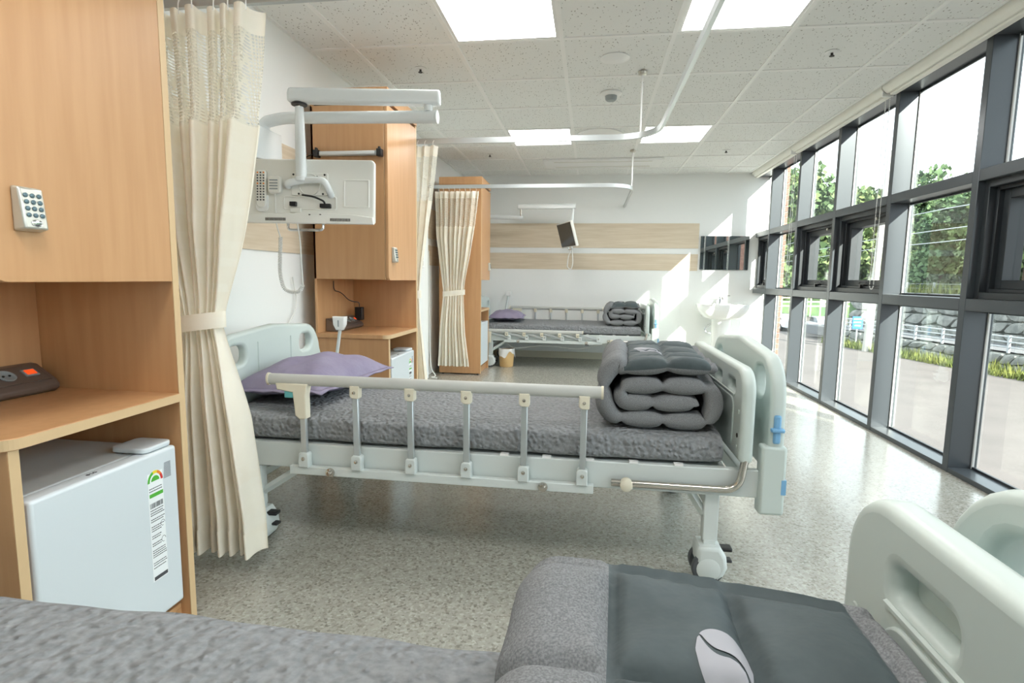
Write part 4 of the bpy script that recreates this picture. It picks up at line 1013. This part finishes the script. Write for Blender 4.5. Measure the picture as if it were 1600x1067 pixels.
MB(xf).box(-0.09, -0.04, -0.026, -0.015, -0.1, -0.078).build('cord_clip', M_tv, tv, bevel=0.003)
MB(xf).tube(bend([(-0.105, -0.01, -0.145), (-0.105, -0.015, -0.178), (0.06, -0.015, -0.178), (0.06, -0.01, -0.145)], 0.02, 6), 0.006, 10).build('handle', M_chrome, tv, smooth=True)
rc = empty('remote_control', xf @ Vector((-0.222, -0.02, -0.04)), 'white remote control with coloured buttons behind the near television', 'remote control')
plate('body', rr(-0.245, -0.199, -0.08, 0.092, (0.022, 0.022, 0.012, 0.012)), [], 0.018, 0.005, 'xz', -0.027, M_tv, rc, xf)
plate('holder', rr(-0.251, -0.193, -0.098, -0.02, (0.024, 0.024, 0.004, 0.004)), [], 0.012, 0.003, 'xz', -0.021, M_white_g, rc, xf)
g = MB(xf); g2 = MB(xf)
for r_ in range(11):
    for c_ in range(3):
        (g2 if (r_ in (0, 4) and c_ != 1) else g).lathe([(0.004, 0), (0.0036, -0.002)], (-0.236+0.014*c_, -0.036, 0.08-0.0125*r_), 8, 'y')
g.build('keys', M_ink, rc); g2.build('coloured_keys', M_orange, rc)
hs = empty('pillow_speaker', xf @ Vector((-0.155, -0.03, 0.03)), 'small white handset with a coiled cord hanging behind the television', 'handset')
plate('handset', rr(-0.185, -0.125, -0.015, 0.062, 0.014), [], 0.024, 0.006, 'xz', -0.036, M_tv, hs, xf @ T(0, 0, 0))
g = MB(xf)
for r_ in range(4): g.box(-0.176, -0.138, -0.0495, -0.0478, 0.04-0.013*r_, 0.046-0.013*r_)
g.build('keys', M_socket, hs)
h0 = xf @ Vector((-0.155, -0.036, -0.015)); h1 = xf @ Vector((-0.065, -0.026, -0.1))
cord = [h0, h0+Vector((0.0, 0, -0.14)), h0+Vector((0.02, 0, -0.2))]
MB().tube(bend(cord, 0.04, 5), 0.003, 8).build('cord', M_cable, hs, smooth=True)
p = h0+Vector((0.02, 0, -0.2)); q = h1
path = bend([p, p+Vector((-0.01, 0, -0.17)), p+Vector((0.01, 0, -0.25)), p+Vector((0.085, 0.0, -0.255)), p+Vector((0.105, 0.0, -0.22))], 0.07, 8)
coil = []; tot = 0; L_ = [0]
for a, b in zip(path, path[1:]): L_.append(L_[-1]+(b-a).length)
for i in range(420):
    s = L_[-1]*i/419; k = max(j for j in range(len(L_)) if L_[j] <= s+1e-9); k = min(k, len(path)-2)
    t = (s-L_[k])/(L_[k+1]-L_[k]); c = path[k].lerp(path[k+1], t); tg = (path[k+1]-path[k]).normalized()
    n1 = tg.cross(Vector((0, 1, 0))).normalized(); n2 = Vector((0, 1, 0)); a = 2*PI*i/9
    coil.append(c+n1*0.0075*math.cos(a)+n2*0.0075*math.sin(a))
MB().tube(coil, 0.0026, 5).build('coiled_cord', M_cable, hs, smooth=True)
MB().tube(bend([path[-1], path[-1]+Vector((-0.005, 0, 0.1)), h1+Vector((0.02, 0, -0.12)), h1], 0.07, 6), 0.003, 8).build('cord', M_cable, hs, smooth=True)

# far television
tv_arm3 = empty('tv_arm', (XL, 6.72, 1.75), 'white swing arm by the far wall carrying the small television', 'tv arm', 'television arms')
MB().box(XL, -1.6, 6.64, 6.8, 1.66, 1.82).build('wall_bracket', M_arm, tv_arm3, bevel=0.006)
MB().cyl((-1.6, 6.72, 1.79), (-0.83, 6.7, 1.76), 0.026).build('lower_arm', M_arm, tv_arm3, smooth=True)
MB().cyl((-0.86, 6.7, 1.78), (-0.86, 6.7, 1.87), 0.014).build('pivot_pin', M_steel, tv_arm3, smooth=True)
ua = Vector((-0.9, 6.7, 0)); ub = Vector((-0.2, 6.7, 0)); d = (ub-ua).normalized(); sd = Vector((-d.y, d.x, 0))*0.03
m = beam(1.865, 1.925, 1.905); m.build('upper_arm', M_arm, tv_arm3, bevel=0.008)
MB().tube([(-0.235, 6.7, 1.875), (-0.245, 6.7, 1.7), (-0.245, 6.7, 1.56)], [0.017, 0.02, 0.02], 12).build('drop_pole', M_arm, tv_arm3, smooth=True)
xf3 = T(-0.295, 6.69, 1.56) @ RZ(-68) @ RX(16)
tv3 = empty('television', (-0.3, 6.69, 1.40), 'small television with a dark screen hanging over the far bed', 'television', 'swing arm televisions')
plate('shell', rr(-0.25, 0.25, -0.15, 0.15, 0.01), [], 0.035, 0.006, 'xz', 0.0, M_tv, tv3, xf3, bres=1)
plate('screen', rr(-0.238, 0.238, -0.138, 0.138, 0.002), [], 0.004, 0.0006, 'xz', -0.0185, M_screen, tv3, xf3, bres=0)
MB(xf3).box(-0.05, 0.05, 0.017, 0.045, -0.05, 0.05).build('mount', M_arm, tv3, bevel=0.004)
MB(xf3).tube(bend([(-0.08, 0, -0.15), (-0.08, 0.0, -0.18), (0.05, 0.0, -0.18), (0.05, 0, -0.15)], 0.02), 0.006, 8).build('handle', M_chrome, tv3, smooth=True)
P0 = xf3 @ Vector((0, 0.02, -0.15))
MB().tube(bend([P0, P0+Vector((0.02, 0, -0.2)), P0+Vector((0.0, 0, -0.28)), P0+Vector((-0.05, 0, -0.25)), P0+Vector((-0.04, 0, -0.12)), P0+Vector((0, 0, -0.01))], 0.05, 6), 0.006, 8).build('cord', M_cable, tv3, smooth=True)

# ------------------------------------------------------------------ far wall things
e = empty('wall_mirror', (1.62, YF-0.01, 1.17), 'frameless mirror above the wash basin reflecting the windows', 'mirror')
MB().box(1.335, 1.905, YF-0.014, YF-0.001, 1.172, 1.582).build('backing', M_sash, e)
MB().box(1.335, 1.905, YF-0.018, YF-0.014, 1.172, 1.582).build('glass', M_mirror, e)
for xx in (1.35, 1.875):
    for zz in (1.172, 1.568): MB().box(xx, xx+0.014, YF-0.021, YF-0.0175, zz, zz+0.014).build('clip', M_chrome, e)
wb = empty('wash_basin', (1.58, 6.9, 0), 'white pedestal wash basin below the mirror on the far wall', 'wash basin')
def basin_ring(sc_, z, dep): return [Vector((1.585+0.29*sc_*math.copysign(abs(math.cos(a))**0.6, math.cos(a)), 6.915+0.205*dep*math.copysign(abs(math.sin(a))**0.6, math.sin(a)), z)) for a in [2*PI*i/36 for i in range(36)]]
m = MB(); rings = [basin_ring(0.5, 0.575, 0.55), basin_ring(0.78, 0.6, 0.8), basin_ring(0.97, 0.68, 0.97), basin_ring(1.04, 0.745, 1.02), basin_ring(1.0, 0.757, 1.0), basin_ring(0.9, 0.755, 0.88), basin_ring(0.82, 0.70, 0.8), basin_ring(0.5, 0.64, 0.5), basin_ring(0.1, 0.63, 0.1)]
V = [p for r_ in rings for p in r_]; F = [(j*36+i, j*36+(i+1) % 36, (j+1)*36+(i+1) % 36, (j+1)*36+i) for j in range(8) for i in range(36)]
m.add(V, F+[tuple(range(35, -1, -1)), tuple(8*36+i for i in range(36))]).build('bowl', M_ceram, wb, smooth=True, angle=60)
MB().lathe([(0.14, 0), (0.125, 0.06), (0.11, 0.3), (0.13, 0.6)], (1.585, 6.95, 0), 24, sx=0.9, sy=0.8).build('pedestal', M_ceram, wb, smooth=True)
tp = MB().cyl((1.585, 7.06, 0.75), (1.585, 7.06, 0.84), 0.022).build('tap', M_chrome, wb, smooth=True)
MB().tube(bend([(1.585, 7.06, 0.82), (1.585, 6.95, 0.835), (1.585, 6.93, 0.815)], 0.02), 0.012, 10).build('spout', M_chrome, tp, smooth=True)
MB().box(1.47, 1.70, 7.045, 7.065, 0.85, 0.86).build('tap_lever', M_chrome, tp, bevel=0.003)
MB().tube(bend([(1.5, 7.1, 0.5), (1.43, 7.08, 0.46), (1.43, 7.08, 0.4), (1.5, 7.11, 0.38)], 0.03), 0.01, 8).build('waste_pipe', M_chrome, wb, smooth=True)

bk = empty('waste_bucket', (-0.955, 6.31, 0), 'tan bucket lined with a white plastic bag under the far bed', 'bucket')
MB().lathe([(0.075, 0), (0.08, 0.01), (0.092, 0.2), (0.09, 0.2), (0.074, 0.015)], (-0.955, 6.31, 0), 24).build('bucket', M_bucket, bk, smooth=True)
m = MB()
def bagf(u, v):
    a = 2*PI*u; r_ = 0.093+0.006*v+0.006*math.sin(5*a)*v; drop_ = (0.07+0.035*math.sin(3*a+1)+0.015*math.sin(7*a))*v
    return Vector((-0.955+r_*math.cos(a), 6.31+r_*math.sin(a), 0.215-drop_))
m.grid(bagf, 40, 6, True); bo = m.build('bag_liner', M_bag, bk, smooth=True, angle=180)

# thermostat, box on the pier, call cord
th = empty('thermostat', (-1.62, 5.1, 1.14), 'white wall thermostat on the pier beside the curtain', 'thermostat')
MB().box(-1.625, -1.605, 5.02, 5.20, 1.12, 1.27).build('body', M_white_g, th, bevel=0.004)
MB().box(-1.605, -1.603, 5.1, 5.16, 1.2, 1.25).build('display', M_lcd, th)
MB().box(-1.605, -1.6035, 5.05, 5.17, 1.14, 1.185).build('button_panel', M_tv2, th)
ib = empty('intercom_box', (-1.62, 5.18, 1.98), 'small white box high on the wall pier beside the curtain', 'wall box')
MB().box(-1.625, -1.585, 5.1, 5.26, 1.96, 2.10).build('body', M_white_g, ib, bevel=0.006)
MB().box(-1.585, -1.582, 5.13, 5.23, 1.99, 2.07).build('cover', M_tv2, ib, bevel=0.002)
gn = empty('call_button_holder', (-1.40, 2.80, 0.45), 'white call handset on a bent stalk beside the head of the middle bed', 'call handset', 'call handsets')
MB().tube(bend([(-1.395, 2.76, 0.36), (-1.405, 2.80, 0.5), (-1.375, 2.82, 0.58), (-1.355, 2.83, 0.74)], 0.06, 6), 0.009, 10).build('stalk', M_frame, gn, smooth=True)
plate('handset', [(-1.392, 0.81), (-1.388, 0.765), (-1.372, 0.735), (-1.338, 0.735), (-1.322, 0.765), (-1.318, 0.81)][::-1], [], 0.04, 0.008, 'xz', 2.83, M_white_g, gn)
MB().box(-1.358, -1.352, 2.807, 2.811, 0.755, 0.79).build('button', M_socket, gn)
gn3 = empty('call_button_holder', (-1.05, 7.06, 0.45), 'white call handset on a stalk beside the head of the far bed', 'call handset', 'call handsets')
MB().tube(bend([(-1.1, 7.05, 0.42), (-1.09, 7.06, 0.6), (-1.06, 7.07, 0.8)], 0.06, 6), 0.012, 10).build('stalk', M_frame, gn3, smooth=True)
plate('handset', rr(-1.085, -1.02, 0.8, 0.86, 0.01), [], 0.04, 0.008, 'xz', 7.07, M_white_g, gn3)
# loose cables
tag(MB().tube(bend([(-1.665, 2.9, 1.02), (-1.66, 2.93, 0.9), (-1.655, 2.9, 0.82), (-1.66, 2.80, 0.74), (-1.66, 2.7, 0.6), (-1.66, 2.7, 0.0)], 0.08, 6), 0.004, 8).build('wall_cable', M_cable, smooth=True), 'white cable hanging on the wall behind the middle bed head board', 'cable')
tag(MB().tube(bend([(-1.21, 2.2, 0.3), (-1.15, 2.15, 0.22), (-1.02, 2.1, 0.18), (-0.9, 2.1, 0.25), (-0.8, 2.1, 0.31)], 0.1, 6), 0.004, 8).build('bed_cable', M_cable, smooth=True), 'thin white cable drooping under the middle bed frame', 'cable')
tag(MB().tube(bend([(-1.0, 6.4, 0.3), (-0.9, 6.4, 0.2), (-0.5, 6.45, 0.25), (-0.1, 6.45, 0.2), (0.2, 6.45, 0.3)], 0.15, 6), 0.005, 8).build('bed_cable', M_cable, smooth=True), 'thin white cable drooping under the far bed frame', 'cable')
tag(MB().tube(bend([(-1.655, 5.5, 1.3), (-1.65, 5.5, 0.7), (-1.64, 5.48, 0.35), (-1.62, 5.45, 0.08), (-1.55, 5.42, 0.012), (-1.60, 5.36, 0.012), (-1.52, 5.33, 0.012)], 0.08, 6), 0.006, 8).build('floor_cable', M_cable, smooth=True), 'grey-white cable running down beside the far cabinet to the floor', 'cable')

# ------------------------------------------------------------------ outdoors
ZG = -3.2
tag(MB().box(2.4, 120, -30, 150, ZG-0.3, ZG).build('parking_ground', M_ground), kind='structure')
# brick pier beyond the last window, brick by brick, and an unseen neighbouring building on the near side
bp = tag(MB().box(2.18, 2.335, 7.16, 7.9, ZG, 3.2).build('brick_pier', M_bjoint), kind='structure')
bm_ = MB().box(-0.0725, 0.0725, -0.006, 0.006, -0.0285, 0.0285).mesh('brick'); bm_.materials.append(M_brick)
bs_ = MB().box(-0.0345, 0.0345, -0.006, 0.006, -0.0285, 0.0285).mesh('brick'); bs_.materials.append(M_brick)
nb = 0
for r_ in range(38):
    z = -0.1+0.067*r_
    for x, me_ in (((2.2575, bm_),) if r_ % 2 else ((2.2185, bs_), (2.2965, bs_))):
        o = bpy.data.objects.new('brick', me_); C.objects.link(o); o.parent = bp; o.location = Vector((x, 7.157, z))-wl(bp); nb += 1
unseen_bldg = tag(MB().box(3.0, 9.5, -24, -9.2, ZG, 14).build('unseen_neighbour_building', M_brick), kind='structure')  # out of view, inferred; shaped to keep the sun off the near windows
tag(MB().box(XL-0.2, 2.3, -2.6, 8.0, 2.62, 6.5).build('upper_storey', M_bjoint), kind='structure')
tag(MB().box(XL-0.2, 2.17, -2.6, 7.9, ZG, -0.11).build('lower_storey', M_bjoint), kind='structure')

wx = lambda y, o=0: 20.2-0.2*(y-28)+o      # line of the retaining wall
def stone_wall(label, y0, y1, z0, z1, off, cw, rows, seed):
    rn = random.Random(seed)
    b = tag(MB().add([Vector((wx(y, off)+dx_, y, z)) for y in (y0, y1) for dx_, z in ((0.1, z0), (0.9, z0), (0.9, z1), (0.1, z1))],
        [(0, 1, 2, 3), (7, 6, 5, 4), (0, 4, 5, 1), (1, 5, 6, 2), (2, 6, 7, 3), (3, 7, 4, 0)]).build('stone_wall', M_mortar), label, 'stone wall')
    cols = int((y1-y0)/cw); hh = (z1-z0)/rows; cnt = 0
    G = [[(y0+(y1-y0)*(c+(0.5 if r_ % 2 else 0))/cols+rn.uniform(-0.22, 0.22)*cw, z0+hh*r_+(rn.uniform(-0.2, 0.2)*hh if 0 < r_ < rows else 0)) for c in range(cols+1)] for r_ in range(rows+1)]
    for r_ in range(rows):
        for c in range(cols):
            q = [G[r_][c], G[r_][c+1], G[r_+1][c+1], G[r_+1][c]]
            cy, cz = sum(p[0] for p in q)/4, sum(p[1] for p in q)/4
            ring = []
            for k in range(4):
                a, b2 = q[k], q[(k+1) % 4]
                for t in (0.16, 0.5, 0.84):
                    yy, zz = a[0]+(b2[0]-a[0])*t, a[1]+(b2[1]-a[1])*t; s_ = 0.93 if t != 0.5 else 0.95
                    ring.append((cy+(yy-cy)*s_, cz+(zz-cz)*s_))
            pr_ = rn.uniform(0.1, 0.3); V = []
            for (yy, zz) in ring: V.append(Vector((wx(yy, off)+0.12, yy, zz)))
            for (yy, zz) in ring: V.append(Vector((wx(yy, off)-pr_*0.6, cy+(yy-cy)*0.9, cz+(zz-cz)*0.9)))
            V.append(Vector((wx(cy, off)-pr_, cy+rn.uniform(-0.1, 0.1), cz+rn.uniform(-0.1, 0.1)))); n_ = len(ring)
            F = [(i, (i+1) % n_, (i+1) % n_+n_, i+n_) for i in range(n_)]+[(i+n_, (i+1) % n_+n_, 2*n_) for i in range(n_)]
            MB().add(V, F).build('stone', M_stone, b, smooth=True, angle=35); cnt += 1
    return cnt
n1 = stone_wall('low wall of grey boulders edging the parking ground outside', 24, 41.5, ZG, ZG+0.95, 0, 0.75, 2, 3)
n2 = stone_wall('tall retaining wall of large boulders across the road outside', 28, 46.5, -2.3, 0.45, 4.2, 1.1, 4, 8)
tag(MB().add([Vector((wx(y, o_), y, z)) for y in (20, 46) for o_, z in ((0.3, -2.9), (4.6, -2.9), (4.6, -2.25), (0.3, -2.25))],
    [(0, 1, 2, 3), (7, 6, 5, 4), (0, 4, 5, 1), (1, 5, 6, 2), (2, 6, 7, 3), (3, 7, 4, 0)]).build('road', M_road), kind='structure')
gr = empty('guard_rail', (wx(34, 0.4), 34, -2.25), 'galvanised guard rail along the road above the low boulder wall', 'guard rail')
for k in range(10):
    y = 24+1.9*k; MB().box(wx(y, 0.45)-0.05, wx(y, 0.45)+0.05, y-0.06, y+0.06, -2.25, -1.4).build('post', M_gal, gr)
for z in (-1.98, -1.72, -1.46): MB().tube([(wx(23, 0.45), 23, z), (wx(41.5, 0.45), 41.5, z)], 0.035, 6).build('rail', M_gal, gr)
# grass in front of the low wall
rn = random.Random(11); m = MB()
for k in range(2600):
    y = rn.uniform(24, 41.5); x = wx(y)-rn.uniform(0.15, 1.3); h = rn.uniform(0.25, 0.75)*(0.6+0.5*math.sin(y*2.1)**2); a = rn.uniform(0, 6.28); w = 0.035
    dx_, dy_ = w*math.cos(a), w*math.sin(a); lx, ly = rn.uniform(-0.2, 0.2), rn.uniform(-0.2, 0.2)
    m.add([(x-dx_, y-dy_, ZG), (x+dx_, y+dy_, ZG), (x+lx, y+ly, ZG+h)], [(0, 1, 2)])
tag(m.build('roadside_grass', M_grassm), 'yellow-green grass growing at the foot of the low boulder wall', 'grass', kind='stuff')
m = MB()
for k in range(2200):
    y = rn.uniform(28, 46.5); x = wx(y)+rn.uniform(4.3, 7); h = rn.uniform(0.3, 0.9); a = rn.uniform(0, 6.28); w = 0.05
    m.add([(x-w*math.cos(a), y-w*math.sin(a), 0.4), (x+w*math.cos(a), y+w*math.sin(a), 0.4), (x+rn.uniform(-0.2, 0.2), y+rn.uniform(-0.2, 0.2), 0.4+h)], [(0, 1, 2)])
tag(m.build('bank_grass', M_grassm), 'dry grass on the bank above the tall boulder wall', 'grass', kind='stuff')
tag(MB().add([Vector((wx(y, o_), y, z)) for y in (15, 48) for o_, z in ((4.7, -2.9), (40, -2.9), (40, 3.5), (4.7, 0.42))],
    [(0, 1, 2, 3), (7, 6, 5, 4), (0, 4, 5, 1), (1, 5, 6, 2), (2, 6, 7, 3), (3, 7, 4, 0)]).build('hillside', M_leaf), kind='structure')
tag(MB().add([(5, 73, ZG), (70, 73, ZG), (70, 110, ZG), (5, 110, ZG), (5, 74.5, -1.4), (70, 74.5, -1.4), (70, 110, 4), (5, 110, 4)],
    [(3, 2, 1, 0), (4, 5, 6, 7), (0, 1, 5, 4), (1, 2, 6, 5), (2, 3, 7, 6), (3, 0, 4, 7)]).build('far_bank', M_leaf), kind='structure')
fe = empty('bank_fence', (wx(40, 4.6), 40, 0.45), 'white post fence on top of the tall boulder wall outside', 'fence')
for k in range(8):
    y = 29+2.2*k; MB().box(wx(y, 4.7)-0.05, wx(y, 4.7)+0.05, y-0.05, y+0.05, 0.4, 1.15).build('post', M_gal, fe)
for z in (0.75, 1.05): MB().tube([(wx(29, 4.7), 29, z), (wx(45, 4.7), 45, z)], 0.015, 5).build('wire', M_gal, fe)
# trees
def tree_mesh(seed, h, rx, m_):
    rn = random.Random(seed); m = MB()
    clumps = [(Vector((rn.uniform(-0.75, 0.75)*rx*(1-0.55*t), rn.uniform(-0.75, 0.75)*rx*(1-0.55*t), h*(0.12+0.86*t))), rn.uniform(0.55, 1.0)*rx*0.55) for t in [rn.random() for _ in range(34)]]
    for c, r_ in clumps:
        for k in range(95):
            d = Vector((rn.gauss(0, 1), rn.gauss(0, 1), rn.gauss(0, 0.75))).normalized()*r_*rn.uniform(0.6, 1.05); p = c+d
            s_ = rn.uniform(0.12, 0.27); a = Vector((rn.gauss(0, 1), rn.gauss(0, 1), rn.gauss(0, 1))).normalized(); b = a.orthogonal().normalized()*s_; cc = a.cross(b)
            m.add([p-b-cc*0.6, p+b-cc*0.6, p+b*0.5+cc, p-b*0.5+cc], [(0, 1, 2, 3)])
    me = m.mesh('crown', fix=False); me.materials.append(m_); return me
tm = [tree_mesh(1, 8.5, 2.6, M_leaf), tree_mesh(2, 8.0, 2.9, M_leaf2), tree_mesh(3, 9.2, 2.4, M_leaf), tree_mesh(4, 7.6, 2.7, M_leaf2)]
rn = random.Random(21); tk = 0
trk = MB().tube([(0, 0, -0.5), (0.1, 0, 3), (0.0, 0.1, 6.5)], [0.2, 0.15, 0.06], 7).mesh('trunk'); trk.materials.append(M_trunk)
spots = []
for y in range(30, 48, 3):
    for row, off in ((0, 7.2), (1, 11.5), (2, 16)):
        yy = y+rn.uniform(-0.8, 0.8); spots.append((wx(yy, off)+rn.uniform(-0.8, 0.8), yy, 0.4+(off-4.7)*0.087, 0.8))
for k in range(15): spots.append((14+2.6*k+rn.uniform(-0.8, 0.8), 78+rn.uniform(-1.5, 2.5), -1.0, 1.75))
for x, yy, z, s0 in spots:
    k = rn.randrange(4)
    t = empty('tree', (x, yy, z), 'green leafy tree on the wooded bank above the boulder wall' if yy < 60 else 'tall green tree in the far wood behind the parked cars', 'tree', 'trees above the boulder wall' if yy < 60 else 'trees behind the parked cars')
    s_ = rn.uniform(0.9, 1.06)*s0
    for nm, me_ in (('crown', tm[k]), ('trunk', trk)):
        o = bpy.data.objects.new(nm, me_); C.objects.link(o); o.parent = t
    t.scale = (s_, s_, s_); t.rotation_euler.z = rn.uniform(0, 6.28); tk += 1
# utility pole, wires, lamp, sign, cars, far fence
up_ = empty('utility_pole', (17.22, 36.8, ZG), 'pale concrete utility pole with wires outside the windows', 'utility pole')
MB().tube([(17.22, 36.8, ZG), (17.7, 37.0, 9)], [0.24, 0.15], 14).build('pole', M_conc, up_, smooth=True)
for z in (3.0, 3.6, 4.6): MB().tube([(wx(20, -1)+0, 20, z+0.6), (17.0, 30, z+0.1), (17.55, 37.0, z+0.2), (18, 60, z-0.2), (17, 95, z+0.4)], 0.022, 5).build('wire', M_gal, up_)
lp_ = empty('lamp_post', (wx(37, 4.9), 37, 0.4), 'short white lamp post on the bank outside', 'lamp post')
MB().cyl((wx(37, 4.9), 37, 0.4), (wx(37, 4.9), 37, 1.75), 0.06).build('post', M_white, lp_)
MB().box(wx(37, 4.9)-0.18, wx(37, 4.9)+0.18, 36.8, 37.2, 1.75, 2.05).build('lantern', M_white, lp_, bevel=0.05)
sg_ = empty('road_sign', (17.55, 39.0, ZG), 'blue rectangular sign standing by the road outside', 'sign')
MB().cyl((17.55, 39.0, ZG), (17.55, 39.0, -1.2), 0.05).build('post', M_gal, sg_)
MB().box(17.22, 17.87, 38.93, 38.97, -1.98, -1.15).build('panel', M_sign, sg_, bevel=0.03)
g = MB()
for k, (a, b) in enumerate(((17.3, 17.78), (17.3, 17.72), (17.37, 17.72))): g.box(a, b, 38.915, 38.93, -1.36-0.22*k, -1.28-0.22*k)
g.build('lettering', M_white, sg_)
def car(label, x, y, rz):
    xf_ = T(x, y, ZG) @ RZ(rz); e = empty('parked_car', (x, y, ZG), label, 'car', 'cars parked outside')
    prof = [(-2.2, 0.35), (2.2, 0.35), (2.25, 0.7), (1.9, 0.86), (1.0, 0.95), (0.45, 1.42), (-1.2, 1.46), (-1.9, 1.0), (-2.25, 0.92)]
    plate('body', prof, [], 1.7, 0.09, 'xz', 0, M_car, e, xf_)
    for yy in (-0.861, 0.861): MB(xf_).prism([(0.8, 0.97), (0.4, 1.36), (-1.1, 1.39), (-1.6, 1.0)], -yy-0.006, -yy+0.006, 'xz').build('side_window', M_carglass, e)
    for xx in (-1.35, 1.4):
        for yy in (-0.8, 0.8):
            w_ = MB(xf_).lathe([(0.2, -0.1), (0.31, -0.1), (0.32, 0), (0.31, 0.1), (0.2, 0.1)], (xx, yy, 0.32), 18, 'y').build('wheel', M_black, e, smooth=True)
            MB(xf_).lathe([(0.0, -0.11), (0.2, -0.11), (0.2, 0.11), (0, 0.11)], (xx, yy, 0.32), 14, 'y').build('hub_cap', M_alu, w_)
car('white car parked outside, seen through the window next to the brick pier', 17.2, 52, 96)
car('white car parked outside with its dark wheel in view behind the charcoal mullions', 19.4, 49, 84)
ff = empty('timber_fence', (24, 62, ZG), 'cream rail fence along the bank behind the parked cars', 'fence')
for k in range(16):
    t = k/15; x, y = 17+t*15, 72-t*4; MB().box(x-0.06, x+0.06, y-0.06, y+0.06, ZG+0.2, -0.9+0.03*k).build('post', M_fence, ff)
for z in (0, 0.5, 1.0): MB().tube([(17, 72, -2.0+z), (32, 68, -1.6+z)], 0.09, 5).build('rail', M_fence, ff)
print('objects', len(bpy.data.objects), 'stones', n1, n2, 'trees', tk, 'bricks', nb)
